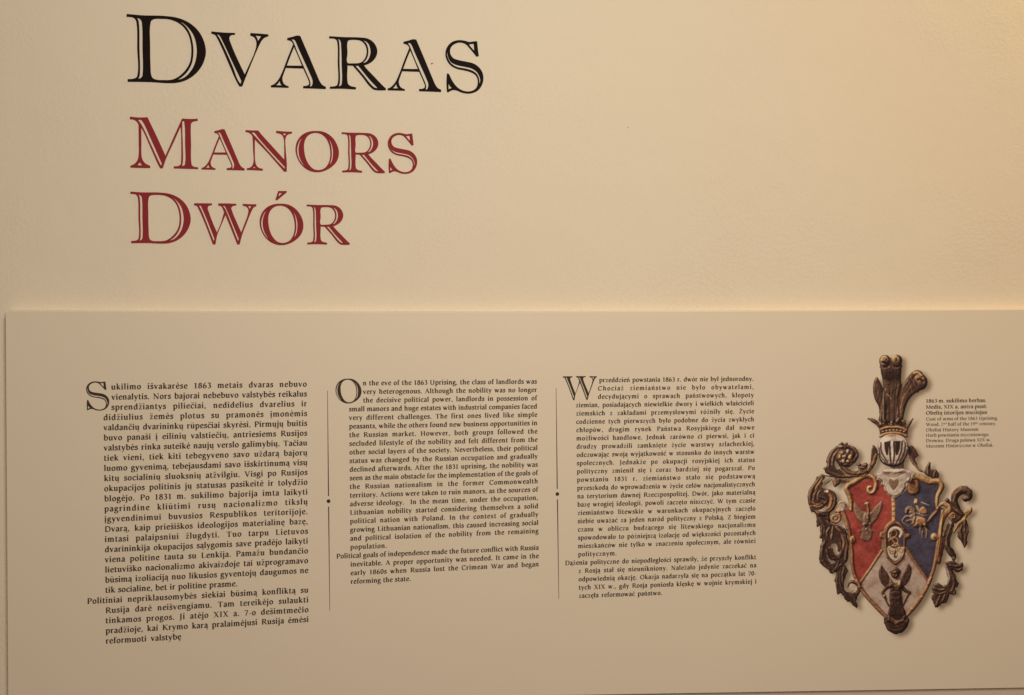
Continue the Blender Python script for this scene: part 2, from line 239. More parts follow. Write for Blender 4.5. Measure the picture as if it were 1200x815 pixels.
g('a', 50, pen((9, 50), (14, 61), (26, 64), (36, 58), (38, 46)), stem(38, 50, 10), pen((38, 14), (41, 4), (51, 5), w=9), pen((38, 40), (22, 35), (10, 25), (9, 12), (18, 3), (29, 6), (38, 16)))
g('b', 60, stem(14, AS, 6), flag(14, AS), pen((15, 48), (24, 60), (36, 63), (50, 51), (51, 28), (43, 8), (28, 3), (14, 8)))
g('c', 50, pen((46, 50), (39, 61), (28, 63), (13, 52), (10, 31), (16, 10), (30, 3), (41, 7), (48, 15)))
g('d', 61, pen((43, 53), (31, 63), (17, 57), (10, 36), (13, 12), (24, 3), (34, 6), (43, 16)), stem(46, AS, 4), flag(46, AS), foot(46, 0, 13))
g('e', 51, pen((11, 36), (44, 38), w=8), pen((44, 38), (41, 56), (29, 63), (14, 54), (10, 31), (17, 9), (31, 3), (41, 7), (48, 15)))
g('f', 36, stem(16, 0, 82), pen((16, 78), (19, 96), (30, 104), (43, 97)), ser(18, 63, 14, 18), foot(16, 13, 16))
g('g', 53, bowl(24, 45, 15, 18), pen((16, 29), (9, 20), (16, 11), (38, 7), (47, -6), (42, -24), (24, -32), (7, -25), (7, -12), (18, 1)), pen((36, 58), (51, 62), w=9, sm=False))
g('h', 62, stem(14, AS, 0), flag(14, AS), pen((15, 48), (25, 60), (36, 63), (45, 54), (46, 40)), stem(46, 44, 0), foot(14), foot(46))
g('i', 29, stem(14, XH, 0), flag(14, XH), foot(14), dot(14, 91))
g('j', 28, stem(15, XH, -16), flag(15, XH), pen((15, -12), (11, -29), (-3, -33)), dot(15, 91))
g('k', 58, stem(14, AS, 0), flag(14, AS), pen((44, 62), (17, 31), w=9, sm=False), pen((24, 38), (51, 3), w=S_, sm=False), foot(14), ser(44, 63, 10, 10), foot(50, 8, 8))
g('l', 29, stem(14, AS, 0), flag(14, AS), foot(14))
g('m', 93, stem(14, XH, 0), flag(14, XH), pen((15, 48), (24, 60), (34, 63), (43, 54), (45, 40)), stem(45, 44, 0), pen((46, 48), (55, 60), (66, 63), (76, 54), (77, 40)), stem(77, 44, 0), foot(14), foot(45), foot(77))
g('n', 62, stem(14, XH, 0), flag(14, XH), pen((15, 48), (25, 60), (36, 63), (45, 54), (46, 40)), stem(46, 44, 0), foot(14), foot(46))
g('o', 57, bowl(28.5, 33, 19.5, 30))
g('p', 60, stem(14, XH, -34), flag(14, XH), pen((15, 48), (24, 60), (36, 63), (50, 51), (51, 28), (43, 8), (28, 3), (15, 10)), ser(14, -32))
g('q', 60, pen((43, 53), (31, 63), (17, 57), (10, 36), (13, 12), (24, 3), (34, 6), (43, 16)), stem(46, 64, -34), ser(46, -32))
g('r', 43, stem(14, XH, 0), flag(14, XH), pen((15, 44), (24, 59), (32, 62), (41, 57), w=12), foot(14, 12, 15))
g('s', 43, pen((36, 50), (30, 61), (20, 63), (10, 55), (12, 43), (28, 33), (36, 23), (33, 9), (22, 3), (11, 6), (6, 18)))
g('t', 38, pen((15, 84), (15, 50), (15, 14), (22, 4), (38, 9)), ser(16, 63, 13, 19))
g('u', 61, stem(14, XH, 20), flag(14, XH), pen((14, 24), (17, 8), (27, 4), (36, 9), (46, 20)), stem(46, XH, 4), flag(46, XH), foot(46, 0, 13))
g('v', 54, pen((9, 63), (28, 2), w=S_, sm=False), pen((28, 2), (45, 63), w=9, sm=False), ser(9, 63, 11, 11), ser(45, 63, 9, 9))
g('w', 82, pen((9, 63), (26, 2), w=S_, sm=False), pen((26, 2), (40, 60), w=9, sm=False), pen((38, 63), (55, 2), w=S_, sm=False), pen((55, 2), (72, 63), w=9, sm=False), ser(9, 63, 11, 11), ser(38, 63, 9, 9), ser(73, 63, 9, 9))
g('x', 54, pen((10, 62), (44, 4), w=S_, sm=False), pen((43, 62), (10, 4), w=9, sm=False), ser(11, 63, 10, 10), ser(42, 63, 9, 9), foot(11, 9, 9), foot(43, 10, 10))
g('y', 54, pen((9, 63), (29, 4), w=S_, sm=False), pen((46, 63), (27, 0), (18, -26), (4, -31), w=10), ser(9, 63, 11, 11), ser(46, 63, 9, 9))
g('z', 49, pen((7, 62), (42, 62), w=9, sm=False), pen((40, 62), (9, 4), w=14, sm=False), pen((6, 4), (44, 4), w=9, sm=False), pen((7, 64), (7, 48), w=7, sm=False), pen((43, 2), (43, 18), w=7, sm=False))
acc('ą', 'a', OGON(44)); acc('ę', 'e', OGON(33)); acc('į', 'i', OGON(16)); acc('ų', 'u', OGON(48))
acc('ė', 'e', [dot(28, 94, 10)]); acc('š', 's', CARON(22, 76)); acc('č', 'c', CARON(29, 76)); acc('ž', 'z', CARON(25, 76)); acc('ū', 'u', [ser(29, 94, 18, 18, 11)])
for a_, b_, x_ in (('ó', 'o', 29), ('ń', 'n', 30), ('ś', 's', 21), ('ć', 'c', 29), ('ź', 'z', 25)): acc(a_, b_, ACUTE(x_, 76))
acc('ż', 'z', [dot(25, 94, 10)]); acc('ł', 'l', [pen((0, 42), (28, 66), w=9, sm=False)])
g('A', 78, pen((36, 99), (65, 3), w=18, sm=False), pen((36, 97), (12, 3), w=9, sm=False), ser(38, 36, 18, 18), foot(11), foot(65, 14, 13))
g('C', 76, pen((68, 74), (58, 92), (42, 98), (20, 84), (11, 50), (20, 15), (43, 2), (60, 8), (70, 24)), pen((69, 96), (69, 74), w=8, sm=False))
g('D', 84, stem(18, 100, 0), pen((8, 96), (40, 96), (64, 84), (75, 50), (64, 16), (40, 4), (8, 4)))
g('H', 86, stem(18, 100, 0), stem(67, 100, 0), ser(42, 51, 24, 24), foot(18), foot(67), ser(18, 96), ser(67, 96))
g('I', 36, stem(18, 100, 0), foot(18, 13, 13), ser(18, 96))
g('J', 38, stem(20, 100, 8), pen((20, 12), (16, -12), (0, -20)), ser(20, 96))
g('K', 80, stem(18, 100, 0), pen((64, 96), (20, 50), w=9, sm=False), pen((30, 60), (72, 3), w=18, sm=False), foot(18), ser(18, 96), ser(64, 96, 12, 12), foot(70, 10, 10))
g('L', 64, stem(18, 100, 0), pen((8, 4), (58, 4), w=8, sm=False), pen((59, 2), (62, 24), w=7, sm=False), ser(18, 96))
g('M', 100, stem(15, 98, 0, 9), pen((15, 98), (50, 4), w=17, sm=False), pen((50, 4), (82, 98), w=8, sm=False), stem(83, 98, 0), foot(14), foot(83), ser(10, 96, 9, 9), ser(88, 96, 9, 9))
g('N', 86, stem(17, 98, 0, 9), pen((14, 98), (70, 2), w=18, sm=False), stem(70, 98, 0, 9), foot(17), ser(10, 96, 9, 9), ser(70, 96))
g('O', 84, bowl(42, 50, 32, 47))
g('P', 66, stem(18, 100, 0), pen((8, 96), (38, 96), (56, 86), (58, 66), (46, 50), (20, 48)), foot(18, 13, 15))
g('R', 76, stem(18, 100, 0), pen((8, 96), (38, 96), (56, 86), (58, 68), (46, 54), (20, 52)), pen((36, 52), (72, 2), w=18, sm=False), foot(18), foot(70, 6, 10))
g('T', 74, stem(37, 98, 0), pen((6, 95), (68, 95), w=9, sm=False), pen((6, 97), (4, 76), w=8, sm=False), pen((68, 97), (70, 76), w=8, sm=False), foot(37, 14, 14))
g('U', 84, pen((17, 98), (17, 50), (20, 16), (42, 3), (62, 14), (67, 46), (67, 98)), ser(17, 96), ser(67, 96))
g('V', 78, pen((12, 98), (41, 2), w=18, sm=False), pen((41, 2), (66, 98), w=9, sm=False), ser(12, 96), ser(67, 96))
g('W', 112, pen((12, 98), (38, 2), w=18, sm=False), pen((38, 2), (58, 92), w=9, sm=False), pen((54, 98), (80, 2), w=18, sm=False), pen((80, 2), (102, 98), w=9, sm=False), ser(12, 96), ser(54, 96, 10, 10), ser(102, 96))
g('X', 78, pen((14, 98), (64, 2), w=18, sm=False), pen((62, 98), (14, 2), w=9, sm=False), ser(14, 96), ser(63, 96), foot(13), foot(65))
g('Z', 68, pen((8, 95), (60, 95), w=9, sm=False), pen((58, 96), (10, 4), w=17, sm=False), pen((8, 4), (62, 4), w=9, sm=False), pen((8, 98), (8, 78), w=7, sm=False), pen((62, 2), (62, 22), w=7, sm=False))
acc('Ž', 'Z', CARON(34, 106)); acc('Ż', 'Z', [dot(34, 116, 9)])
g('0', 56, bowl(28, 50, 19, 46)); g('1', 50, stem(26, 98, 0), pen((8, 86), (26, 96), w=9, sm=False), foot(26, 15, 15))
g('2', 54, pen((10, 74), (18, 93), (34, 94), (42, 76), (32, 48), (8, 6), w=13), pen((8, 5), (48, 5), w=11, sm=False))
g('3', 52, pen((9, 84), (22, 96), (36, 88), (36, 66), (22, 54)), pen((22, 54), (40, 44), (41, 18), (26, 3), (8, 8)))
g('6', 56, pen((44, 98), (22, 82), (10, 46), (14, 12), (28, 3), (44, 14), (45, 40), (32, 56), (14, 46)))
g('7', 52, pen((6, 94), (47, 94), w=11, sm=False), pen((46, 94), (20, 0), w=14, sm=False), pen((7, 96), (6, 78), w=8, sm=False))
g('8', 56, bowl(28, 75, 15, 20), bowl(28, 28, 19, 25)); g('9', 56, pen((12, 2), (34, 18), (46, 54), (42, 88), (28, 97), (12, 86), (11, 60), (24, 44), (42, 54)))
g('.', 26, dot(12, 8, 10)); g(',', 26, dot(12, 8, 10), pen((17, 8), (16, -8), (7, -18), w=8)); g('-', 36, ser(17, 34, 13, 13, 10))
SPACE = 26
for r_, b_ in (('ⁿ', 'n'), ('ᵈ', 'd'), ('ᵗ', 't'), ('ʰ', 'h')):     # raised endings
    G[r_] = (G[b_][0]*.58, [tuple([np.array((q[0]*.58, q[1]*.55+46)) for q in side] for side in s_) for s_ in G[b_][1]])
TRACK = 4
def width(txt): return sum(SPACE if c == ' ' else G[c][0]+TRACK for c in txt)
class Type:
    """collects set lines of type as one mesh on the panel's face"""
    def __init__(s, wf=1.0): s.v = []; s.f = []; s.k = 0; s.wf = wf
    def line(s, txt, x0, z0, x1, z1, cap, hs=1.0):
        k = cap/100; n = len(txt); sp = txt.count(' '); nat = width(txt)*k*hs; ext = (x1-x0)-nat+(TRACK+5)*k*hs
        ws = ls = 0.0
        if ext > 0 and sp: ws = min(ext*.56/sp, cap*.75); ls = (ext-ws*sp)/max(1, n-1)
        else: ls = ext/max(1, n-1)
        x = x0
        for ch in txt:
            if ch == ' ': x += SPACE*k*hs+ws+ls; continue
            zb = z0+(z1-z0)*(x-x0)/(x1-x0)
            s.glyph(ch, x, zb, k, hs); x += (G[ch][0]+TRACK)*k*hs+ls
    def glyph(s, ch, x, z, k, hs):
        for L, Rr in G[ch][1]:
            s.k = (s.k+1) % 9; d = .00010+s.k*.000005; b = len(s.v); m = len(L)
            if s.wf != 1:
                L, Rr = [(a+b_)/2+(a-b_)/2*s.wf for a, b_ in zip(L, Rr)], [(a+b_)/2-(a-b_)/2*s.wf for a, b_ in zip(L, Rr)]
            for p in L: s.v.append(pl(x+p[0]*k*hs, z+p[1]*k, d))
            for p in Rr: s.v.append(pl(x+p[0]*k*hs, z+p[1]*k, d))
            for i in range(m-1): s.f.append((b+i, b+m+i, b+m+i+1, b+i+1))
    def build(s, name, m, parent): return link(name, mesh_of(name, s.v, s.f), m, parent)

COL1 = '''Sukilimo išvakarėse 1863 metais dvaras nebuvo
vienalytis. Nors bajorai nebebuvo valstybės reikalus
sprendžiantys piliečiai, nedidelius dvarelius ir
didžiulius žemės plotus su pramonės įmonėmis
valdančių dvarininkų rūpesčiai skyrėsi. Pirmųjų buitis
buvo panaši į eilinių valstiečių, antriesiems Rusijos
valstybės rinka suteikė naujų verslo galimybių. Tačiau
tiek vieni, tiek kiti tebegyveno savo uždarą bajorų
luomo gyvenimą, tebejausdami savo išskirtinumą visų
kitų socialinių sluoksnių atžvilgiu. Visgi po Rusijos
okupacijos politinis jų statusas pasikeitė ir tolydžio
blogėjo. Po 1831 m. sukilimo bajorija imta laikyti
pagrindine kliūtimi rusų nacionalizmo tikslų
įgyvendinimui buvusios Respublikos teritorijoje.
Dvarą, kaip priešiškos ideologijos materialinę bazę,
imtasi palaipsniui žlugdyti. Tuo tarpu Lietuvos
dvarininkija okupacijos sąlygomis save pradėjo laikyti
viena politine tauta su Lenkija. Pamažu bundančio
lietuviško nacionalizmo akivaizdoje tai užprogramavo
būsimą izoliaciją nuo likusios gyventojų daugumos ne
tik socialine, bet ir politine prasme.
Politiniai nepriklausomybės siekiai būsimą konfliktą su
Rusija darė neišvengiamu. Tam tereikėjo sulaukti
tinkamos progos. Ji atėjo XIX a. 7-o dešimtmečio
pradžioje, kai Krymo karą pralaimėjusi Rusija ėmėsi
reformuoti valstybę'''
COL2 = '''On the eve of the 1863 Uprising, the class of landlords was
very heterogenous. Although the nobility was no longer
the decisive political power, landlords in possession of
small manors and huge estates with industrial companies faced
very different challenges. The first ones lived like simple
peasants, while the others found new business opportunities in
the Russian market. However, both groups followed the
secluded lifestyle of the nobility and felt different from the
other social layers of the society. Nevertheless, their political
status was changed by the Russian occupation and gradually
declined afterwards. After the 1831 uprising, the nobility was
seen as the main obstacle for the implementation of the goals of
the Russian nationalism in the former Commonwealth
territory. Actions were taken to ruin manors, as the sources of
adverse ideology.  In the mean time, under the occupation,
Lithuanian nobility started considering themselves a solid
political nation with Poland. In the context of gradually
growing Lithuanian nationalism, this caused increasing social
and political isolation of the nobility from the remaining
population.
Political goals of independence made the future conflict with Russia
inevitable. A proper opportunity was needed. It came in the
early 1860s when Russia lost the Crimean War and began
reforming the state.'''
COL3 = '''Wprzeddzień powstania 1863 r. dwór nie był jednorodny.
Chociaż ziemiaństwo nie było obywatelami,
decydującymi o sprawach państwowych, kłopoty
ziemian, posiadających niewielkie dwory i wielkich właścicieli
ziemskich z zakładami przemysłowymi różniły się. Życie
codzienne tych pierwszych było podobne do życia zwykłych
chłopów, drugim rynek Państwa Rosyjskiego dał nowe
możliwości handlowe. Jednak zarówno ci pierwsi, jak i ci
drudzy prowadzili zamknięte życie warstwy szlacheckiej,
odczuwając swoją wyjątkowość w stosunku do innych warstw
społecznych. Jednakże po okupacji rosyjskiej ich status
polityczny zmienił się i coraz bardziej się pogarszał. Po
powstaniu 1831 r. ziemiaństwo stało się podstawową
przeszkodą do wprowadzenia w życie celów nacjonalistycznych
na terytorium dawnej Rzeczpospolitej. Dwór, jako materialną
bazę wrogiej ideologii, powoli zaczęto niszczyć. W tym czasie
ziemiaństwo litewskie w warunkach okupacyjnych zaczęło
siebie uważać za jeden naród polityczny z Polską. Z biegiem
czasu w obliczu budzącego się litewskiego nacjonalizmu
spowodowało to późniejszą izolację od większości pozostałych
mieszkańców nie tylko w znaczeniu społecznym, ale również
politycznym.
Dążenia polityczne do niepodległości sprawiły, że przyszły konflikt
z Rosją stał się nieunikniony. Należało jedynie zaczekać na
odpowiednią okazję. Okazja nadarzyła się na początku lat 70-
tych XIX w., gdy Rosja poniosła klęskę w wojnie krymskiej i
zaczęła reformować państwo.'''
def text_column(txt, quad, ind, ends, outdent, out_u, cap, hs, drop, label):
    """quad: left and right end of the first and of the last baseline, in millimetres"""
    (ax, az), (bx, bz), (cx, cz), (dx, dz) = quad; lines = txt.split('\n'); N = len(lines); a, b = Type(), Type()
    for i, s in enumerate(lines):
        t = i/(N-1); L = (ax+(cx-ax)*t, az+(cz-az)*t); Rr = (bx+(dx-bx)*t, bz+(dz-bz)*t)
        u0 = ind[i] if i < 3 else out_u if i == outdent else 0.0; u1 = ends.get(i, 1.0)
        if i == 0: s = s[1:]
        e = lambda u: (L[0]+(Rr[0]-L[0])*u, L[1]+(Rr[1]-L[1])*u)
        p, q = e(u0), e(u1); (a if i < outdent else b).line(s, p[0], p[1], q[0], q[1], cap, hs)
    o = a.build('text_column', M_TEXT, panel); o['label'] = label
    b.build('closing_paragraph', M_TEXT, o)
    ch, (x0, z0), (x1, z1) = drop; gl = GLYPH[ch]; h = max(p[1] for p in gl[0]); w = max(p[0] for p in gl[0])
    gl = [[(p[0]*(x1-x0)/w, p[1]*(z1-z0)/h)+tuple(p[2:]) for p in c] for c in gl]
    flat_letter('drop_cap', gl, 1, .00012, M_TEXT, o, pl(x0, z0, .00016), .4)
text_column(COL1, [(-438.98, -58.85), (-133.84, -57.5), (-437.54, -446.45), (-133.37, -440.53)], (.0385, .0395, .0385), {20: .646, 25: .365}, 21, -.088, 8.6, 1.26, ('S', (-463.69, -90.36), (-430.33, -46.18)), 'left column of text, set largest, opening with a tall S')
text_column(COL2, [(-68.61, -56.49), (229.46, -56.75), (-67.69, -368.01), (230.86, -363.57)], (.0735, .0738, .074), {19: .190, 23: .314}, 20, -.073, 7.4, 1.26, ('O', (-88.91, -84.4), (-49.16, -45.91)), 'middle column of text opening with a tall O')
text_column(COL3, [(292.92, -55.51), (590.72, -56.01), (296.01, -403.36), (593.49, -403.78)], (.131, .123, .1225), {21: .212, 26: .463}, 22, -.073, 7.15, 1.26, ('W', (272.51, -83.8), (327.67, -45.59)), 'right column of text, set smallest, opening with a tall W')
def divider(p):
    (x0, z0), (x1, z1), (x2, z2), (x3, z3), (xd, zd) = p; vs = []; fs = []
    for (xa, za), (xb, zb), wa, wb in (((x0, z0), (x1, z1), .35, .85), ((x2, z2), (x3, z3), .85, .35)):
        b = len(vs)
        for k in range(9):
            t = k/8; x, z, w = xa+(xb-xa)*t, za+(zb-za)*t, (wa+(wb-wa)*t); vs += [pl(x-w, z, .0001), pl(x+w, z, .0001)]
        fs += [(b+2*k, b+2*k+1, b+2*k+3, b+2*k+2) for k in range(8)]
    o = link('divider_rule', mesh_of('divider_rule', vs, fs), M_GREY, panel)
    m = 20; link('dot', mesh_of('dot', [pl(xd+3.0*math.cos(2*math.pi*k/m), zd+3.0*math.sin(2*math.pi*k/m), .00015) for k in range(m)], [tuple(range(m))]), M_TEXT, o)
divider([(-101.55, -64.01), (-101.02, -229.15), (-100.99, -245.87), (-100.18, -408.72), (-101.0, -237.31)])
divider([(261.2, -64.11), (261.91, -226.68), (262.08, -243.31), (263.36, -403.82), (262.07, -234.79)])
def caption(lines, name, parent, wf=.80):
    t = Type(wf)
    for s, u, row, cap in lines:
        f = row/8; x0 = 892.2-.57*f; z0 = -96.0-75.8*f; w = 108.5*u; t.line(s, x0, z0, x0+w, z0-.3*u, cap, w/(width(s)*cap/100))
    return t.build(name, M_CAPTION, parent)
cap_o = caption([('1863 m. sukilimo herbas.', 1.0, 0, 6.2), ('Medis, XIX a. antra pusė.', 1.015, 1.08, 6.2), ('Obelių istorijos muziejus', 1.01, 2.14, 6.2)], 'caption', panel, .95)
cap_o['label'] = 'small caption in three languages beside the coat of arms'
caption([('Coat of arms of the 1863 Uprising.', 1.20, 3.18, 5.4), ('Wood, 2ⁿᵈ half of the 19ᵗʰ century.', 1.17, 4.15, 5.4), ('Obeliai History Museum', .87, 5.13, 5.4)], 'english_caption', cap_o)
caption([('Herb powstania styczniowego.', 1.055, 6.08, 5.4), ('Drewno. Druga połowa XIX w.', 1.08, 7.04, 5.4), ('Muzeum Historyczne w Obeliai.', 1.12, 8.0, 5.4)], 'polish_caption', cap_o)

# ---------------------------------------------------------------- printed picture of the carved coat of arms
# A flat colour print: the picture is drawn as carved strokes and plates on a fine
# grid of printed dots (crest millimetres given in picture units), one mesh of dots
# per part of the arms. Light and shade of the carving are painted into the dots.
CX0, CY0, CX1, CY1, CR = 936.0, 404.0, 1156.0, 756.0, 2.6
CNX, CNY = int((CX1-CX0)*CR), int((CY1-CY0)*CR)
_gx, _gy = np.meshgrid(CX0+(np.arange(CNX)+.5)/CR, CY0+(np.arange(CNY)+.5)/CR)
_u = np.sin(_gx*.55+1.7*np.sin(_gy*.23))+np.sin(_gy*.75+1.3*np.sin(_gx*.31))+.6*np.sin((_gx+_gy)*1.3)
_v = np.sin(_gy*.5+1.5*np.sin(_gx*.32)+2)+np.sin(_gx*.85+1.6*np.sin(_gy*.37)+1)+.6*np.sin((_gx-_gy)*1.2)
_rx, _ry = _gx+.20*_u, _gy+.20*_v        # uneven outline of carved leaves
_RAG = ('left_mantling', 'right_mantling', 'tip_boss')
c_h = np.zeros((CNY, CNX)); c_part = np.zeros((CNY, CNX), int); c_ramp = np.zeros((CNY, CNX), int); c_tone = np.zeros((CNY, CNX))
PARTS = ['paper']; RAMPS = []
def part_id(n):
    if n not in PARTS: PARTS.append(n)
    return PARTS.index(n)
def ramp(*cols):
    RAMPS.append(np.array(cols, float)); return len(RAMPS)-1
WOOD = ramp((30,15,11),(54,33,24),(83,55,40),(118,84,60),(184,146,108))
DARK = ramp((26,13,11),(48,28,22),(70,44,33),(102,70,50),(152,114,82))
GOLD = ramp((52,28,16),(104,66,38),(150,104,62),(190,144,92),(226,186,128))
COPPER = ramp((50,24,16),(96,56,36),(136,86,54),(172,118,76),(210,160,108))
WHITE = ramp((66,46,36),(122,96,78),(166,139,114),(192,166,138),(214,190,160))
GREY = ramp((52,34,27),(106,80,64),(164,136,112),(196,168,140),(218,194,165))
PINK = ramp((80,50,38),(126,94,76),(158,127,103),(176,145,119),(198,168,140))
RED = ramp((64,20,16),(100,36,29),(136,52,42),(158,68,53),(180,94,72))
BLUE = ramp((24,16,16),(46,36,38),(62,52,58),(74,64,72),(98,88,94))
FIG = ramp((50,28,20),(84,56,42),(118,84,62),(150,112,82),(186,150,112))
BLACK = ramp((22,12,10),(36,22,16),(50,32,24),(64,44,32),(80,58,44))

def spl(pts, n=8, closed=False):
    P = np.array([p[:2] for p in pts], float); m = len(P)
    if m < 3: return P
    out = []
    rng = range(m) if closed else range(m-1)
    for i in rng:
        p0 = P[(i-1) % m] if (closed or i > 0) else 2*P[0]-P[1]
        p1, p2 = P[i], P[(i+1) % m]
        p3 = P[(i+2) % m] if (closed or i+2 < m) else 2*P[-1]-P[-2]
        t = np.linspace(0, 1, n, endpoint=False)[:, None]
        out.append(.5*((2*p1)+(-p0+p2)*t+(2*p0-5*p1+4*p2-p3)*t*t+(-p0+3*p1-3*p2+p3)*t**3))
    if not closed: out.append(P[-1:])
    return np.concatenate(out)
def _box(P, pad):
    x0, y0 = P.min(0)-pad; x1, y1 = P.max(0)+pad
    i0 = max(0, int((x0-CX0)*CR)); i1 = min(CNX, int((x1-CX0)*CR)+2)
    j0 = max(0, int((y0-CY0)*CR)); j1 = min(CNY, int((y1-CY0)*CR)+2)
    return slice(j0, j1), slice(i0, i1)
def _inside(P, X, Y):
    r = np.zeros(X.shape, bool); m = len(P)
    for i in range(m):
        (xa, ya), (xb, yb) = P[i], P[(i+1) % m]
        if ya == yb: continue
        c = ((ya > Y) != (yb > Y)) & (X < (xb-xa)*(Y-ya)/(yb-ya)+xa)
        r ^= c
    return r
def _dist(P, X, Y, closed):
    m = len(P); best = np.full(X.shape, 1e9); arc = np.zeros(X.shape); side = np.zeros(X.shape); L = 0.0
    for i in range(m if closed else m-1):
        a = P[i]; b = P[(i+1) % m]; d = b-a; l = float(np.hypot(*d))
        if l < 1e-6: continue
        t = np.clip(((X-a[0])*d[0]+(Y-a[1])*d[1])/(l*l), 0, 1)
        dx = X-a[0]-t*d[0]; dy = Y-a[1]-t*d[1]; q = np.hypot(dx, dy)
        k = q < best
        best = np.where(k, q, best); arc = np.where(k, L+t*l, arc); side = np.where(k, np.sign(d[0]*dy-d[1]*dx), side); L += l
    return best, arc/max(L, 1e-6), side
class At:
    """one enlargement of the picture: its corner and its scale"""
    def __init__(s, ox, oy, k): s.o = np.array((ox, oy), float); s.k = k
    def p(s, pts): return np.array([q[:2] for q in pts], float)/s.k+s.o
    def plate(s, name, pts, rmp, bev=1.5, hgt=1.5, tone=0, smooth=True, base=None, grain=None):
        P = s.p(pts)
        if smooth: P = spl(P, 6, True)
        sl = _box(P, 2); X, Y = (_rx[sl], _ry[sl]) if name in _RAG else (_gx[sl], _gy[sl]); m = _inside(P, X, Y)
        if not m.any(): return
        d, arc, sd = _dist(P, X, Y, True)
        e = np.clip(d/bev, 0, 1); prof = hgt*np.sqrt(np.clip(1-(1-e)**2, 0, 1))
        b = (c_h[sl] if base is None else base)
        hh = b+prof
        if grain: ang, f, amp = grain; hh = hh+amp*np.sin((X*np.cos(ang)+Y*np.sin(ang))*f+1.3*np.sin(Y*.21+X*.13))
        c_h[sl] = np.where(m, hh, c_h[sl]); c_ramp[sl] = np.where(m, rmp, c_ramp[sl])
        c_part[sl] = np.where(m, part_id(name), c_part[sl]); c_tone[sl] = np.where(m, tone, c_tone[sl])
    def stroke(s, name, pts, w, rmp, hgt=1.0, tone=0, groove=0, flute=0, base=None, lobes=None):
        P = spl(s.p(pts), 8); w = np.atleast_1d(np.array(w, float))/s.k
        wm = w.max(); sl = _box(P, wm+2); X, Y = (_rx[sl], _ry[sl]) if name in _RAG else (_gx[sl], _gy[sl])
        d, arc, sd = _dist(P, X, Y, False)
        r = np.interp(arc, np.linspace(0, 1, len(w)), w) if len(w) > 1 else np.full(X.shape, w[0])
        if lobes: n_, amp_ = lobes; r = r*(1-amp_*np.abs(np.sin(arc*np.pi*n_))**1.5*(.5+.5*np.sin(arc*7)))
        t = d/np.maximum(r, .05); m = t < 1
        prof = hgt*np.sqrt(np.clip(1-t*t, 0, 1))*np.minimum(1, r/(wm+.01)+.35)
        if flute: prof = prof+groove*np.cos(t*sd*np.pi*flute)
        b = (c_h[sl] if base is None else base)
        # keep strokes from stacking up without limit
        hh = np.minimum(b, 4.0)*.6+prof
        c_h[sl] = np.where(m, hh, c_h[sl]); c_ramp[sl] = np.where(m, rmp, c_ramp[sl])
        c_part[sl] = np.where(m, part_id(name), c_part[sl]); c_tone[sl] = np.where(m, tone, c_tone[sl])
    def ball(s, name, x, y, rx, ry, rmp, hgt=2.5, tone=0):
        a = np.linspace(0, 2*np.pi, 25)[:-1]
        s.plate(name, [(x+rx*np.cos(q), y+ry*np.sin(q)) for q in a], rmp, bev=min(rx, ry)/s.k, hgt=hgt, tone=tone, smooth=False)
    def spiral(s, name, x, y, r0, r1, a0, turns, w, rmp, hgt=1.6, tone=0, flute=0, groove=0, sy=1.0):
        a = np.linspace(0, 1, int(14*abs(turns))+6)
        pts = [(x+(r0+(r1-r0)*q)*np.cos(a0+2*np.pi*turns*q), y+sy*(r0+(r1-r0)*q)*np.sin(a0+2*np.pi*turns*q)) for q in a]
        s.stroke(name, pts, w, rmp, hgt, tone, groove, flute)

T1, T2, T3 = At(930,400,4.529), At(930,560,4.2875), At(980,400,6.27)
T4, T5, T6, T7 = At(940,510,7.41), At(1040,540,7.41), At(950,600,7.41), At(1020,640,7.41)
# --- carved acanthus mantling, left side
LM, RM = 'left_mantling', 'right_mantling'
TA, TB, TC, TD = At(958,514,13.58), At(942,550,13.58), At(950,598,13.58), At(955,650,11.64)
TE, TF, TG, TH = At(1090,565,9.58), At(1085,630,9.055), At(990,575,12.54), At(1050,580,13.58)
def ribs(t, n, rows):
    for pts, w, r, tone in rows: t.stroke(n, pts, (w*.5, w, w, w*.4), r, hgt=1.5, tone=tone, flute=1.5, groove=.2)
# long leaf beside the shield
TD.plate(LM, [(290,180),(275,300),(255,360),(277,420),(280,500),(295,550),(340,528),(385,570),(392,612),(440,655),(465,638),(505,695),(558,737),(570,700),(552,640),(560,590),(600,540),(610,470),(580,430),(560,480),(520,520),(460,525),(410,490),(380,440),(385,380),(410,300),(440,220),(400,140),(340,130)], DARK, bev=2.0, hgt=1.6, smooth=False)
ribs(TD, LM, [([(345,180),(332,300),(342,420),(385,525),(450,610),(535,700)],19,WOOD,-.12),([(300,290),(288,390),(300,500)],15,DARK,.05),([(385,170),(365,290),(368,400)],17,WOOD,.02),([(400,540),(430,590),(450,630)],14,WOOD,-.05),([(480,560),(530,600),(545,680)],16,DARK,.05)])
TD.stroke(LM, [(385,420),(410,480),(460,512),(515,492)], (7,12,13,7), PINK, hgt=1.0, tone=-.06)
TD.stroke(LM, [(595,440),(560,392),(500,374),(452,392),(440,445)], (28,30,25,18,9), DARK, hgt=2.2, tone=.02); TD.stroke(LM, [(560,385),(505,370),(460,385)], (5,7,5), COPPER, hgt=.8, tone=0)
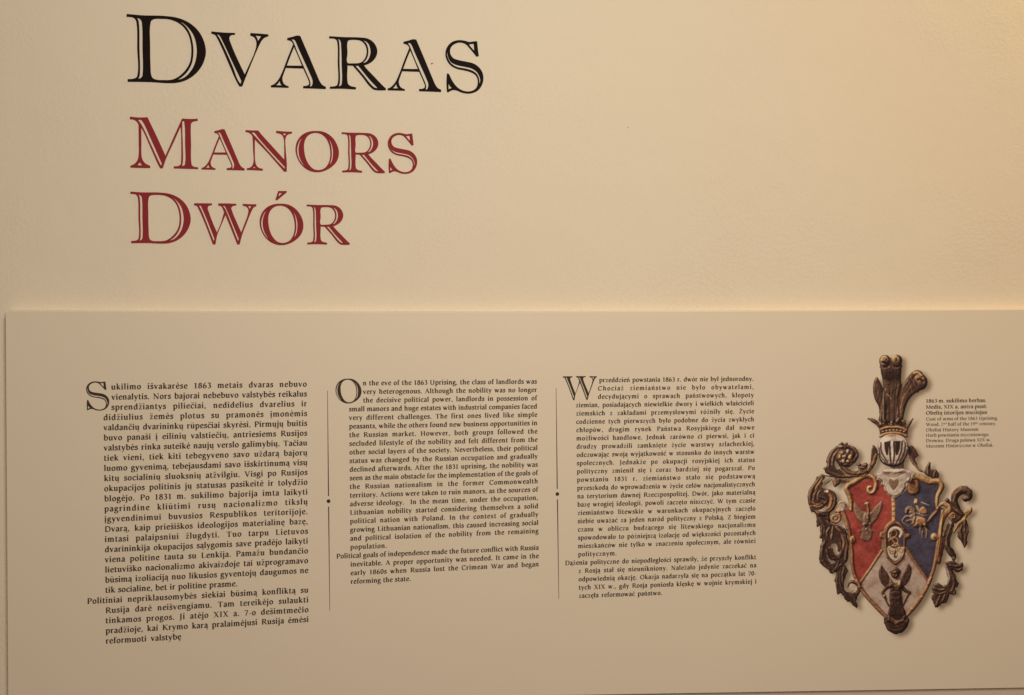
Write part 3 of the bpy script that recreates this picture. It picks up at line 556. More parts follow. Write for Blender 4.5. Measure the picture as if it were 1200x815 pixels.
# broad leaf under the great volute
TC.plate(LM, [(60,0),(80,60),(85,150),(82,270),(112,270),(135,250),(142,360),(135,458),(170,452),(165,530),(143,575),(148,620),(128,690),(124,760),(135,830),(173,881),(225,920),(278,951),(292,1000),(348,1010),(395,986),(453,905),(535,846),(580,800),(592,600),(565,420),(545,300),(440,240),(340,230),(290,180),(300,50),(250,0)], DARK, bev=2.4, hgt=1.6, tone=-.02, smooth=False)
ribs(TC, LM, [([(110,60),(160,170),(212,290),(205,400)],32,WOOD,-.04),([(165,240),(168,340),(155,440)],24,DARK,.04),([(345,270),(335,370),(320,480)],26,WOOD,.08),([(285,270),(252,350),(245,440)],24,WOOD,.05),([(395,270),(470,360),(512,470),(512,570),(488,660),(430,770)],26,COPPER,-.02),
     ([(445,320),(530,420),(575,530),(570,640)],28,WOOD,.02),([(420,250),(520,310),(565,400)],18,DARK,.05),([(225,480),(190,560),(172,650),(170,760)],36,DARK,.04),([(235,620),(262,700),(250,790)],22,WOOD,0),([(180,800),(230,880),(310,950)],30,DARK,.06),([(330,900),(360,960),(345,1000)],18,DARK,.05),([(555,560),(550,690),(530,810)],24,WOOD,-.04),([(430,800),(420,880),(360,960)],26,WOOD,-.08),([(240,180),(300,230),(330,260)],26,WOOD,.02),([(210,20),(250,90),(300,170)],30,WOOD,-.03)])
TC.plate('paper', [(312,562),(350,532),(398,540),(418,600),(415,640),(446,672),(436,702),(400,716),(364,696),(344,650),(322,604)], WHITE, bev=1, hgt=.2)
TC.stroke(LM, [(285,606),(328,640),(345,700),(382,738),(440,722),(472,660),(472,560),(452,480)], (22,22,20,21,20,19,16,10), DARK, hgt=2.0, tone=-.04); TC.stroke(LM, [(420,610),(432,650),(446,600),(440,520)], (9,14,14,8), DARK, hgt=1.4)
TC.stroke(LM, [(300,590),(335,615),(352,680)], (5,7,5), COPPER, hgt=.8); TC.stroke(LM, [(345,770),(430,760),(500,690)], (10,18,12), WOOD, hgt=1.4, tone=.06)
TC.plate(LM, [(266,729),(330,790),(385,830),(350,862),(300,842),(262,780)], WHITE, bev=3, hgt=.6, tone=-.28); TC.stroke(LM, [(255,700),(300,770),(380,800)], (8,14,8), DARK, hgt=1.2, tone=-.1)
TC.plate('paper', [(430,208),(480,188),(520,248),(508,274),(452,250)], WHITE, bev=1, hgt=.2)
# great volute
TB.plate(LM, [(190,128),(222,106),(258,98),(264,74),(310,86),(325,108),(322,150),(285,185),(300,240),(360,300),(430,330),(490,400),(505,500),(480,600),(430,660),(400,725),(300,748),(195,742),(168,702),(110,672),(84,612),(88,570),(64,500),(64,400),(90,330),(130,250),(182,182)], DARK, bev=3, hgt=2.2, tone=0, smooth=False)
TB.plate('paper', [(300,235),(380,205),(430,170),(455,205),(480,270),(520,330),(500,400),(470,390),(425,335),(370,315),(320,310),(280,290)], WHITE, bev=1, hgt=.1)
ribs(TB, LM, [([(250,130),(190,220),(120,330),(92,450),(105,580),(160,670)],36,DARK,.06),([(290,150),(235,235),(200,290),(170,380)],30,COPPER,-.05),([(215,320),(170,400),(150,490),(180,570)],30,WOOD,.04),([(255,330),(225,400),(215,470),(240,510)],26,WOOD,.1),([(130,620),(200,690),(300,715),(390,680)],28,DARK,.05)])
TB.stroke(LM, [(340,338),(420,352),(478,420),(488,520),(458,612),(380,672),(280,692)], (14,22,26,28,30,30,20), DARK, hgt=2.4, tone=.02); TB.stroke(LM, [(330,360),(395,390),(430,450),(430,530),(392,610),(330,650)], (22,32,34,34,30,18), COPPER, hgt=2.2, tone=.0, flute=1.5, groove=.15)
TB.ball(LM, 362,362,24,26, GREY, 1.6, -.02); TB.stroke(LM, [(255,440),(318,462),(355,505),(318,552),(262,532)], (18,24,24,20,12), DARK, hgt=1.8, tone=-.02); TB.stroke(LM, [(275,500),(310,520),(325,500)], (8,12,8), COPPER, hgt=.9, tone=-.02)
TB.stroke(LM, [(140,580),(220,602),(292,570)], (10,16,10), GOLD, hgt=1.4, tone=-.08); TB.stroke(LM, [(128,525),(190,568),(262,552)], (12,18,10), COPPER, hgt=1.4, tone=0); TB.stroke(LM, [(235,662),(300,645),(345,595)], (12,24,14), GREY, hgt=1.4, tone=-.1)
for x,y,r in [(200,132,16),(285,88,18),(90,600,14),(130,680,16)]: TB.ball(LM, x,y,r,r*.8, DARK, 1.4)
TB.stroke(LM, [(268,92),(360,108),(450,112),(560,150),(690,195)], (12,13,15,26,20), GOLD, hgt=1.5, tone=-.16); TB.plate(LM, [(450,160),(520,148),(572,180),(560,232),(522,262),(490,292),(464,262),(450,220)], WOOD, bev=3, hgt=1.6, tone=.02)
TB.stroke(LM, [(465,175),(490,220),(490,275)], (10,18,8), COPPER, hgt=1.2, tone=-.05); TB.stroke(LM, [(540,165),(600,205),(650,215)], (14,20,10), WOOD, hgt=1.3, tone=.0); TB.stroke(LM, [(330,240),(380,200),(440,162)], (8,14,8), DARK, hgt=1.2, tone=0); TB.stroke(LM, [(325,205),(345,175),(400,140)], (6,14,10), GREY, hgt=.8, tone=-.05)
# upper volute with its rosette
TA.plate(LM, [(140,400),(140,345),(180,260),(250,165),(310,118),(338,78),(375,58),(402,84),(456,74),(482,108),(560,148),(612,192),(638,250),(622,325),(580,378),(540,425),(480,452),(420,445),(345,420),(330,480),(400,560),(520,600),(660,575),(700,580),(520,632),(400,634),(300,618),(200,592),(110,540),(90,480),(132,450)], DARK, bev=3, hgt=2.0, smooth=False)
TA.plate('paper', [(275,355),(292,375),(315,410),(328,440),(330,480),(312,500),(280,475),(262,430),(262,385)], WHITE, bev=1, hgt=.1)
ribs(TA, LM, [([(300,130),(220,225),(172,320),(165,420),(180,510)],34,DARK,.05),([(330,175),(270,245),(240,320),(228,400),(245,480)],30,WOOD,.04),([(130,490),(220,560),(330,598),(450,610)],30,DARK,.06)])
TA.ball(LM, 440,300,155,145, WOOD, 2.4, -.06); TA.stroke(LM, [(470,122),(555,165),(608,235),(596,315),(545,392),(470,440),(395,428)], (20,30,32,30,26,22,10), WOOD, hgt=2.0, tone=-.05, flute=1.5, groove=.25)
TA.stroke(LM, [(520,130),(590,185),(618,245)], (6,9,6), GOLD, hgt=.9, tone=-.12); TA.ball(LM, 412,142,56,32, DARK, 1.8, -.12); TA.ball(LM, 350,130,40,24, GREY, 1.2, -.22)
for x,y,rx,ry,r,t in [(470,205,26,30,GREY,.05),(505,300,36,46,GOLD,.05),(400,360,26,28,GREY,-.1),(470,372,28,26,GOLD,0),(410,290,34,30,COPPER,0),(340,290,26,40,COPPER,-.02),(380,230,30,34,WOOD,.05),(545,250,24,44,DARK,-.1),(440,420,50,18,DARK,-.1),(450,260,22,24,DARK,-.1),(430,330,18,20,DARK,-.15),(535,360,22,26,DARK,0),(355,380,20,24,WOOD,.05)]: TA.ball(LM, x,y,rx,ry, r, 1.4, t)
TA.stroke(LM, [(822,440),(792,500),(705,540),(600,560),(505,542),(425,492),(375,450),(345,400)], (28,52,56,54,48,42,32,16), DARK, hgt=2.4, tone=.04, flute=2, groove=.25); TA.stroke(LM, [(352,470),(398,545),(470,588),(560,598)], (7,12,12,6), GOLD, hgt=1.2, tone=-.06); TA.stroke(LM, [(395,460),(450,530),(560,562)], (6,9,6), COPPER, hgt=.9, tone=-.05)
TA.plate(LM, [(600,420),(640,398),(690,410),(725,392),(778,405),(805,440),(830,470),(790,530),(700,580),(610,570),(662,492),(642,455)], DARK, bev=2, hgt=1.6, tone=.02, smooth=False)
ribs(TA, LM, [([(640,420),(700,470),(790,480)],16,DARK,.08),([(690,420),(740,445),(800,455)],14,WOOD,-.05),([(640,500),(700,520),(780,500)],16,DARK,.05)])
TA.plate('paper', [(518,482),(572,448),(602,476),(624,510),(584,522),(522,506)], WHITE, bev=1, hgt=.1)
for x,y,rx,ry in [(738,420,44,30),(640,412,36,22),(690,470,66,24),(375,76,22,18),(440,84,28,18),(108,480,26,22)]: TA.ball(LM, x,y,rx,ry, DARK, 1.8, .03)
TA.stroke(LM, [(800,430),(800,470),(780,510)], (12,20,12), GOLD, hgt=1.2, tone=-.08)
T4.spiral(LM, 280,722, 46,10, -1.0, 1.3, (16,14,10), COPPER, hgt=2.2, tone=.04)
# --- carved mantling, right side
TF.stroke(RM, [(160,-20),(150,60),(140,160),(128,262)], (40,40,36,22), COPPER, hgt=1.8, tone=-.14, flute=1.5, groove=.2)
TF.plate(RM, [(190,260),(260,250),(310,260),(345,285),(380,262),(396,290),(385,340),(350,370),(310,366),(270,345),(302,390),(320,450),(346,490),(330,530),(300,540),(322,590),(290,614),(250,600),(212,690),(160,702),(120,742),(85,746),(70,690),(48,650),(55,610),(75,590),(50,560),(60,500),(120,478),(170,515),(215,500),(230,450),(210,380),(200,320)], DARK, bev=2.2, hgt=1.8, smooth=False)
ribs(TF, RM, [([(255,370),(290,450),(285,530),(250,580)],24,DARK,.08),([(65,530),(130,556),(205,552)],16,WOOD,.02),([(60,580),(140,600),(210,570)],14,DARK,.06),([(150,610),(120,670),(95,730)],18,DARK,.06),([(200,600),(180,650),(160,690)],16,DARK,.05),([(240,290),(310,310),(370,300)],22,DARK,.06),([(300,330),(340,345),(375,320)],12,WOOD,0),([(290,560),(300,590),(290,605)],10,DARK,.08)])
TF.stroke(RM, [(185,270),(215,340),(236,410),(226,485)], (6,12,13,6), PINK, hgt=1.0, tone=-.14)
TF.stroke(RM, [(205,60),(225,110),(260,150),(290,210),(285,250)], (14,26,32,28,14), DARK, hgt=1.6)
for k in range(6): TF.stroke(RM, [(195+14*k,110+22*k),(222+12*k,100+22*k),(240+11*k,128+22*k)], (4,9,5), (GREY if k%2 else COPPER), hgt=1.0, tone=-.12)
TE.stroke(RM, [(235,470),(205,560),(180,640),(186,730),(230,815)], (28,38,38,36,26), WOOD, hgt=1.8, tone=-.02, flute=2, groove=.28); TE.stroke(RM, [(192,465),(160,540),(138,610)], (14,20,14), WOOD, hgt=1.5, tone=.0, flute=1.5, groove=.2); TE.stroke(RM, [(100,560),(84,680),(72,815)], (22,24,22), COPPER, hgt=1.7, tone=-.12)
TE.plate(RM, [(390,398),(422,470),(432,570),(406,592),(414,700),(380,746),(350,690),(332,655),(308,630),(298,560),(330,490)], DARK, bev=2.2, hgt=1.8, smooth=False)
ribs(TE, RM, [([(385,420),(380,520),(392,620),(385,720)],24,DARK,.06),([(350,480),(335,560),(352,660)],20,DARK,.05),([(415,500),(412,570),(400,640)],12,WOOD,-.1)])
TE.stroke(RM, [(385,186),(426,168),(418,112),(350,92),(282,140),(266,222),(300,305),(355,365)], (34,46,50,46,44,42,38,22), WOOD, hgt=3.2, tone=-.12, flute=1.2, groove=.12); TE.ball(RM, 395,188,46,36, DARK, 2.2, .04); TE.stroke(RM, [(330,75),(270,130),(248,200)], (5,9,6), COPPER, hgt=.8, tone=-.18)
TE.plate(RM, [(366,340),(400,312),(440,300),(468,282),(468,330),(440,370),(390,386)], GOLD, bev=2.2, hgt=1.8, tone=-.06); TE.stroke(RM, [(402,388),(350,440),(300,492),(258,568)], (16,22,22,9), GOLD, hgt=1.8, tone=-.1, flute=1, groove=.12)
TE.plate(RM, [(148,200),(186,178),(212,210),(250,280),(330,345),(365,385),(330,430),(280,470),(230,450),(205,400),(200,340),(190,260)], WOOD, bev=3, hgt=1.6, tone=.02, smooth=False); TE.spiral(RM, 250,386, 38,8, 2.2, 1.4, (15,13,9), COPPER, hgt=1.9, tone=.02)
TE.ball(RM, 184,205,26,24, DARK, 1.6, .02); TE.plate('paper', [(196,452),(212,440),(230,462),(214,476)], WHITE, bev=1, hgt=.1)
T5.plate(RM, [(305,105),(322,60),(355,8),(368,20),(366,75),(392,80),(412,74),(440,110),(438,150),(380,152),(335,130)], DARK, bev=2, hgt=1.8, smooth=False); ribs(T5, RM, [([(352,30),(342,80),(350,135)],14,DARK,.08),([(412,90),(400,120),(390,150)],12,DARK,.08)])
# --- side leaves of the helmet
T1.plate(LM, [(412,556),(432,566),(441,590),(433,640),(405,688),(388,692),(402,640)], DARK, bev=1.3, hgt=1.4)
T1.stroke(LM, [(430,600),(415,650),(392,690)], (6,6,4), COPPER, hgt=1.0)
T1.plate(RM, [(598,565),(625,556),(650,588),(656,608),(640,622),(652,660),(682,694),(662,690),(626,645),(606,600)], DARK, bev=1.3, hgt=1.4)
T1.stroke(RM, [(606,600),(630,650),(675,692)], (5,5,3), COPPER, hgt=1.0)
# --- shield fields
T2.plate('red_field', [(283,40),(330,20),(385,-5),(430,-5),(470,60),(497,100),(497,215),(440,270),(436,366),(330,527),(305,500),(288,440),(285,330),(268,240),(240,165),(262,158),(290,168),(285,110),(270,60)], RED, bev=2, hgt=.5, smooth=False, base=0)
T2.plate('blue_field', [(497,100),(540,85),(570,50),(580,0),(620,-5),(660,18),(722,26),(725,60),(712,110),(712,165),(735,148),(760,165),(737,250),(727,330),(717,400),(702,450),(669,517),(600,420),(555,350),(558,270),(497,215)], BLUE, bev=2, hgt=.5, smooth=False, base=0)
T2.plate('white_field', [(436,362),(500,340),(555,350),(669,517),(640,590),(600,645),(556,692),(455,692),(390,620),(331,527)], PINK, bev=2, hgt=.6, smooth=False, base=0, grain=(.25,3.0,.05))
# --- frame of the shield
FR = 'shield_frame'
T2.stroke(FR, [(330,527),(385,448),(438,366)], (7,7,8), COPPER, hgt=1.3); T2.stroke(FR, [(669,517),(612,436),(556,354)], (7,7,8), COPPER, hgt=1.3)
T2.stroke(FR, [(495,100),(497,160),(497,212)], (9,9,9), GOLD, hgt=1.0, tone=.15)
for k in range(4): T2.stroke(FR, [(489,122+24*k),(506,120+24*k)], (4,4), COPPER, hgt=.4)
T2.stroke(FR, [(245,168),(266,228),(279,300),(287,370),(290,440),(304,498),(330,535)], (9,9,9,9,9,9,8), COPPER, hgt=1.8, tone=-.08)
T2.stroke(FR, [(312,518),(345,575),(398,636),(450,690),(470,716)], (9,10,10,11,8), COPPER, hgt=1.9, tone=-.02)
T2.stroke(FR, [(745,168),(735,240),(724,320),(712,400),(698,465),(672,530)], (8,9,10,10,9,9), COPPER, hgt=1.8)
T2.stroke(FR, [(686,505),(660,560),(620,625),(575,680),(540,716)], (9,10,11,10,8), COPPER, hgt=1.9)
T2.ball(FR, 590,660,10,8, COPPER, 1.2); T2.ball(FR, 640,600,8,7, COPPER, 1.0)
T4.plate(FR, [(300,620),(318,580),(345,570),(372,600),(364,640),(330,668),(300,672),(285,650)], PINK, bev=2, hgt=1.8, tone=.1)
T4.stroke(FR, [(285,665),(325,668),(352,710),(372,760),(385,815)], (10,13,13,13,12), COPPER, hgt=1.6)
T4.stroke(FR, [(418,655),(385,625),(350,585),(318,585),(296,625)], (7,9,9,9,7), GOLD, hgt=1.4)
T4.stroke(FR, [(418,650),(414,580),(398,520),(378,472),(396,436),(450,408),(510,368),(565,352),(610,372),(632,420),(620,480),(590,505),(565,485),(568,455),(588,452)], (13,17,20,21,22,23,25,27,25,21,19,19,17,14,12), GOLD, hgt=2.1, tone=-.05, flute=1.5, groove=.14)
T5.stroke(FR, [(175,170),(230,138),(300,158),(360,182),(424,178),(458,205),(462,240),(432,300),(422,360),(425,415)], (16,24,29,29,27,25,23,20,18,13), GOLD, hgt=2.1, tone=-.05, flute=1.5, groove=.14)
T5.stroke(FR, [(425,420),(455,385),(480,375),(515,395),(530,425),(495,470),(470,540),(455,620),(450,660)], (10,16,22,27,25,19,18,16,13), GOLD, hgt=1.8, tone=-.05)
T5.plate(FR, [(160,160),(215,140),(262,180),(268,235),(252,282),(212,300),(178,285),(162,240)], COPPER, bev=4, hgt=2.6, tone=-.06); T5.spiral(FR, 213,225, 34,8, .5, 1.5, (9,9,6), GOLD, hgt=1.0, tone=-.2, sy=1.25)
T5.stroke(FR, [(345,530),(380,480),(430,425)], (8,16,14), COPPER, hgt=1.2, tone=-.12)
T2.ball(FR, 293,312,14,20, GOLD, 2.2); T2.ball(FR, 292,314,5,7, DARK, .3); T2.ball(FR, 702,299,19,21, GOLD, 2.4); T2.ball(FR, 702,300,6,7, DARK, .3, .2)
# --- eagle
EG = 'eagle'
TG.plate(EG, [(128,172),(165,205),(210,255),(240,300),(300,320),(325,330),(320,250),(300,215),(268,206),(300,182),(340,170),(336,200),(346,260),(350,325),(385,308),(420,250),(480,195),(530,150),(536,220),(500,320),(460,400),(420,460),(390,500),(360,555),(392,600),(380,680),(340,752),(270,742),(206,704),(240,620),(250,540),(230,480),(180,425),(140,360),(114,260)], FIG, bev=1.2, hgt=1.0, tone=-.02, smooth=False)
for k in range(5):
    TG.stroke(EG, [(128+20*k,190+26*k),(138+22*k,300+26*k),(185+18*k,420+16*k)], (5,9,6), FIG, hgt=1.0, tone=[.10,-.05,.06,-.08,.02][k]); TG.stroke(EG, [(524-22*k,175+26*k),(500-24*k,290+24*k),(440-18*k,430+12*k)], (5,9,6), FIG, hgt=1.0, tone=[.0,.10,-.05,.12,-.02][k])
for k in range(5): TG.stroke(EG, [(300,600),(250+28*k,720-4*abs(k-2))], (5,10), FIG, hgt=.9, tone=-.06+.05*k)
TG.ball(EG, 300,420,52,95, FIG, 2.0, -.02); TG.stroke(EG, [(318,400),(330,310),(322,240),(312,190)], (26,20,16,14), FIG, hgt=1.6, tone=.0); TG.stroke(EG, [(330,190),(300,185),(268,204)], (14,13,5), GOLD, hgt=1.1, tone=.0)
for x,y,r,t in [(265,495,18,.12),(350,490,18,.12),(300,570,16,.08),(320,410,16,.08),(370,335,10,.14)]: TG.ball(EG, x,y,r,r, GREY, 1.0, t-.14)
TG.stroke(EG, [(260,570),(210,600),(165,598)], (12,9,5), FIG, hgt=1); TG.stroke(EG, [(350,570),(390,595),(425,592)], (12,9,5), FIG, hgt=1, tone=.1); TG.ball(EG, 290,520,14,22, DARK, .5, -.1)
# --- horse and rider
RD = 'horse_and_rider'
TH.stroke(RD, [(490,425),(550,355),(632,268)], (14,32,12), FIG, hgt=1.2, tone=-.06, flute=1.5, groove=.2)
for pts,w in [([(375,490),(368,560),(372,625)],14),([(440,480),(462,540),(505,590)],14),([(470,560),(474,620),(462,692)],13),([(405,590),(398,640),(396,690)],11)]: TH.stroke(RD, pts, (w*1.5,w,w*.7), FIG, hgt=1.3, tone=.05)
TH.plate(RD, [(255,380),(300,340),(400,350),(470,390),(490,440),(470,510),(400,500),(300,520),(250,500)], FIG, bev=2.5, hgt=1.8, tone=-.02)
TH.plate(RD, [(120,292),(128,222),(168,180),(232,184),(282,232),(300,310),(292,400),(262,478),(215,478),(238,420),(200,370),(205,320),(228,305),(205,280),(192,242),(168,262),(160,312)], FIG, bev=1.8, hgt=1.7, tone=.0, smooth=False)
TH.stroke(RD, [(235,345),(135,350),(88,430),(182,512)], (22,16,13,10), FIG, hgt=1.4, tone=.02); TH.stroke(RD, [(262,412),(200,405),(148,425)], (18,14,10), FIG, hgt=1.3, tone=.08); TH.ball(RD, 185,258,15,26, DARK, .4, -.1); TH.ball(RD, 205,438,28,14, DARK, .4, -.15)
TH.stroke(RD, [(150,200),(205,196),(262,250)], (7,10,7), DARK, hgt=.8, tone=.05); TH.ball(RD, 205,280,14,22, GREY, .9, -.1)
TH.plate(RD, [(290,425),(312,372),(380,364),(440,380),(462,430),(452,500),(380,470),(300,492)], COPPER, bev=2, hgt=1.0, tone=.0); TH.stroke(RD, [(295,480),(310,380),(380,368),(440,385)], (5,6,6,5), PINK, hgt=.8, tone=-.04)
TH.plate(RD, [(368,222),(420,188),(470,228),(484,292),(440,312),(388,302)], COPPER, bev=2, hgt=1.4, tone=.06); TH.stroke(RD, [(318,180),(345,240),(372,290)], (20,26,18), GOLD, hgt=1.4, tone=-.02)
TH.ball(RD, 302,122,36,46, GOLD, 1.8, .02); TH.ball(RD, 292,135,14,16, DARK, .4, -.05); TH.stroke(RD, [(270,80),(300,66),(325,84)], (7,8,6), GOLD, hgt=.8); TH.stroke(RD, [(388,120),(450,145),(516,172)], (7,7,5), GREY, hgt=.8, tone=.06)
TH.stroke(RD, [(262,294),(340,300),(420,330),(490,326)], (9,10,9,6), GREY, hgt=.8, tone=-.16)
# --- central escutcheon with the monogram
ES = 'inescutcheon'
T2.plate(ES, [(500,208),(530,228),(552,258),(560,280),(580,284),(580,300),(560,306),(556,350),(550,398),(528,424),(506,440),(482,424),(460,400),(450,350),(446,312),(426,300),(428,276),(446,268),(458,240),(478,222)], COPPER, bev=2.2, hgt=2.2, tone=-.1, smooth=False)
T2.plate(ES, [(503,232),(530,248),(545,285),(546,340),(540,392),(506,425),(470,396),(462,340),(462,285),(476,248)], DARK, bev=1.2, hgt=.2, base=1.2)
T2.plate(ES, [(466,350),(500,340),(544,350),(540,390),(506,420),(472,392)], WHITE, bev=1.4, hgt=.6, base=1.4, tone=.08)
T2.plate(ES, [(524,265),(542,285),(544,335),(528,350),(522,310)], BLUE, bev=1, hgt=.1, base=1.3)
T2.stroke(ES, [(528,296),(536,278),(528,260),(508,252),(486,258),(474,276),(472,300)], (6,7,7,7,6,5,4), WHITE, hgt=1.4, tone=.25)
for pts in ([(474,280),(500,262),(514,282),(496,306),(474,312)],[(472,320),(494,300),(518,312),(512,340),(484,346)],[(480,350),(510,330),(528,352),(506,372),(482,366)],[(490,268),(482,300),(502,330),(516,360)],[(520,352),(542,360),(536,375),(518,366)],[(470,352),(482,380),(500,378)],[(506,350),(500,385),(508,402),(514,385),(504,362)]):
    T2.stroke(ES, pts, (3,4,3), GOLD if pts[0][1] > 330 else COPPER, hgt=1.2, tone=.1)
for pts in ([(478,340),(500,352),(524,344)],[(506,372),(502,398),(510,398)]): T2.stroke(ES, pts, (3,3), DARK, hgt=.6)
# --- winged figure
AN = 'winged_figure'
T7.plate(AN, [(84,158),(108,200),(138,236),(162,285),(182,330),(190,365),(150,362),(112,352),(82,318),(62,262),(60,215)], DARK, bev=1.6, hgt=1.4, tone=-.06, smooth=False); T7.plate(AN, [(318,146),(342,182),(348,225),(336,278),(300,335),(262,360),(222,366),(236,330),(258,280),(282,226),(300,196)], DARK, bev=1.6, hgt=1.4, tone=-.06, smooth=False)
for k in range(4): T7.stroke(AN, [(80+14*k,192+14*k),(90+16*k,272+14*k),(140+8*k,338)], (9,14,9), DARK, hgt=.9, tone=.04-.05*(k%2)); T7.stroke(AN, [(328-12*k,188+14*k),(318-16*k,272+12*k),(268-6*k,338)], (9,14,9), DARK, hgt=.9, tone=.04-.05*(k%2))
T7.stroke(AN, [(170,335),(118,372),(96,405),(112,436)], (18,16,14,10), DARK, hgt=1.8); T7.stroke(AN, [(245,335),(292,385),(332,404)], (18,16,12), DARK, hgt=1.8)
T7.stroke(AN, [(112,440),(134,490),(152,520)], (9,8,7), DARK, hgt=1.2); T7.stroke(AN, [(328,408),(300,460),(276,512)], (9,9,8), DARK, hgt=1.2); T7.ball(AN, 112,436,16,14, COPPER, 1.4, .05); T7.stroke(AN, [(168,296),(178,312)], (8,8), PINK, hgt=1)
T7.plate(AN, [(162,378),(205,366),(256,380),(260,440),(274,520),(300,600),(270,660),(205,690),(150,640),(142,590),(158,510),(154,440)], DARK, bev=4, hgt=2.4, tone=-.12)
for k in range(6): T7.stroke(AN, [(178+14*k,470),(172+18*k,560),(165+21*k,640)], (5,7,6), DARK, hgt=.8, tone=-.1)
T7.stroke(AN, [(165,400),(205,392),(250,400)], (6,6,6), COPPER, hgt=.7, tone=-.2); T7.stroke(AN, [(165,440),(205,448),(255,440)], (9,9,9), DARK, hgt=1.2, tone=.05)
T7.plate(AN, [(158,300),(205,320),(250,300),(262,340),(246,378),(205,372),(165,378),(152,340)], DARK, bev=2.5, hgt=1.8); T7.stroke(AN, [(165,292),(185,335),(208,352),(232,330),(244,300)], (8,10,12,9,6), GOLD, hgt=1.2, tone=-.12)
T7.ball(AN, 205,232,40,50, DARK, 3.0, -.03); T7.ball(AN, 205,246,25,34, DARK, 1.4, .10); T7.stroke(AN, [(170,222),(205,198),(242,222)], (14,15,14), DARK, hgt=1.6, tone=.08); T7.stroke(AN, [(188,243),(224,243)], (5,5), DARK, hgt=.3, tone=-.1); T7.stroke(AN, [(205,240),(206,258)], (5,6), DARK, hgt=.9, tone=.14); T7.stroke(AN, [(196,290),(214,292)], (9,9), GREY, hgt=.5, tone=-.12)
# --- boss at the tip of the shield
T7.plate('tip_boss', [(108,622),(150,596),(200,640),(260,640),(318,622),(326,660),(300,715),(268,748),(212,766),(150,738),(118,690)], DARK, bev=5, hgt=3.2, tone=-.05)
T7.stroke('tip_boss', [(130,620),(128,670),(160,720),(210,735),(262,710)], (10,12,14,12,8), DARK, hgt=1.4); T7.stroke('tip_boss', [(175,625),(200,655),(212,690)], (8,11,8), COPPER, hgt=1.2); T7.stroke('tip_boss', [(215,690),(265,675),(310,650)], (7,9,7), COPPER, hgt=1.1, tone=-.1)
# --- helmet, its neck and the white breastplate
HM = 'helmet'
T1.plate(HM, [(466,640),(580,640),(580,672),(592,700),(455,700),(468,672)], WHITE, bev=3, hgt=1.4, tone=-.02, smooth=False)
T2.plate('breastplate', [(405,-18),(440,-35),(465,-42),(560,-42),(585,-35),(608,-22),(590,0),(586,20),(566,24),(568,42),(552,62),(540,84),(502,104),(470,88),(452,62),(446,44),(432,36),(436,20),(412,12),(414,-4)], GREY, bev=3, hgt=2.4, tone=.03, smooth=False)
T2.stroke('breastplate', [(420,4),(440,16),(440,36),(454,46),(466,76),(500,94),(536,76),(556,46),(556,30),(578,14),(584,-8)], (2.5,2.5), PINK, hgt=.2, tone=-.4)
T2.plate('breastplate', [(478,5),(496,14),(516,4),(522,26),(508,50),(494,62),(478,40),(472,22)], FIG, bev=2, hgt=.3, tone=-.02); T1.stroke('breastplate', [(468,694),(520,716),(582,694)], (7,9,7), PINK, hgt=.8, tone=-.12)
T1.plate(HM, [(470,505),(520,492),(575,505),(600,545),(603,590),(585,630),(560,655),(520,661),(480,655),(455,625),(440,590),(442,545)], GREY, bev=15, hgt=9.5, tone=-.01)
for a, b, c in [((458,540),(462,590),(496,648)),((448,570),(456,610),(485,648)),((505,535),(508,600),(514,655)),((528,535),(530,600),(524,655)),((572,535),(566,590),(540,652)),((590,545),(582,600),(555,650))]: T1.stroke(HM, [a,b,c], (2.6,3.0,2.2), PINK, hgt=.1, tone=-.42)
T1.plate(HM, [(474,536),(499,531),(498,580),(494,606),(486,604),(478,575)], BLACK, bev=1, hgt=.1, tone=-.2, smooth=False); T1.plate(HM, [(533,530),(560,531),(558,570),(546,604),(536,606),(534,580)], BLACK, bev=1, hgt=.1, tone=-.2, smooth=False)
T1.plate(HM, [(502,532),(530,532),(530,600),(522,650),(512,650),(503,600)], GREY, bev=2, hgt=1.0, tone=.1, smooth=False)
T1.stroke(HM, [(446,600),(462,640),(500,660),(545,660),(582,636)], (3.5,4,4.5,4,3.5), BLACK, hgt=.3, tone=.15); T1.stroke(HM, [(452,545),(468,516),(520,504),(572,514),(592,545)], (4,4,4,4,4), GREY, hgt=.9, tone=.12)  # black stroke: shadow painted under the helmet's chin
# --- crown
CW = 'crown'
T3.plate(CW, [(226,568),(250,576),(280,585),(304,608),(318,590),(336,612),(352,578),(376,612),(400,596),(420,610),(440,572),(458,608),(488,574),(506,606),(530,592),(558,566),(548,598),(522,640),(512,706),(470,690),(410,682),(350,690),(314,708),(310,650),(288,618),(252,594)], WOOD, bev=1.6, hgt=1.5, smooth=False)
for x,y in [(350,592),(440,590),(490,592),(320,604),(400,606)]: T3.ball(CW, x,y,13,17, GOLD, 1.8, -.05)
T3.stroke(CW, [(228,570),(268,584),(300,612),(314,640)], (7,12,14,10), DARK, hgt=1.4); T3.stroke(CW, [(556,570),(530,602),(512,634)], (5,11,11), DARK, hgt=1.4)
T3.stroke(CW, [(314,652),(360,636),(410,632),(460,636),(506,654)], (9,10,10,10,9), COPPER, hgt=1.6); T3.stroke(CW, [(316,700),(360,682),(410,676),(460,682),(508,700)], (10,11,11,11,10), COPPER, hgt=1.7)
T3.stroke(CW, [(318,676),(360,660),(410,655),(460,660),(506,676)], (8,8), DARK, hgt=.4)
for k in range(7): T3.ball(CW, 335+26*k, 668-14*np.sin((k+.6)/7.2*np.pi), 10,6, GOLD, 1.0, .08)
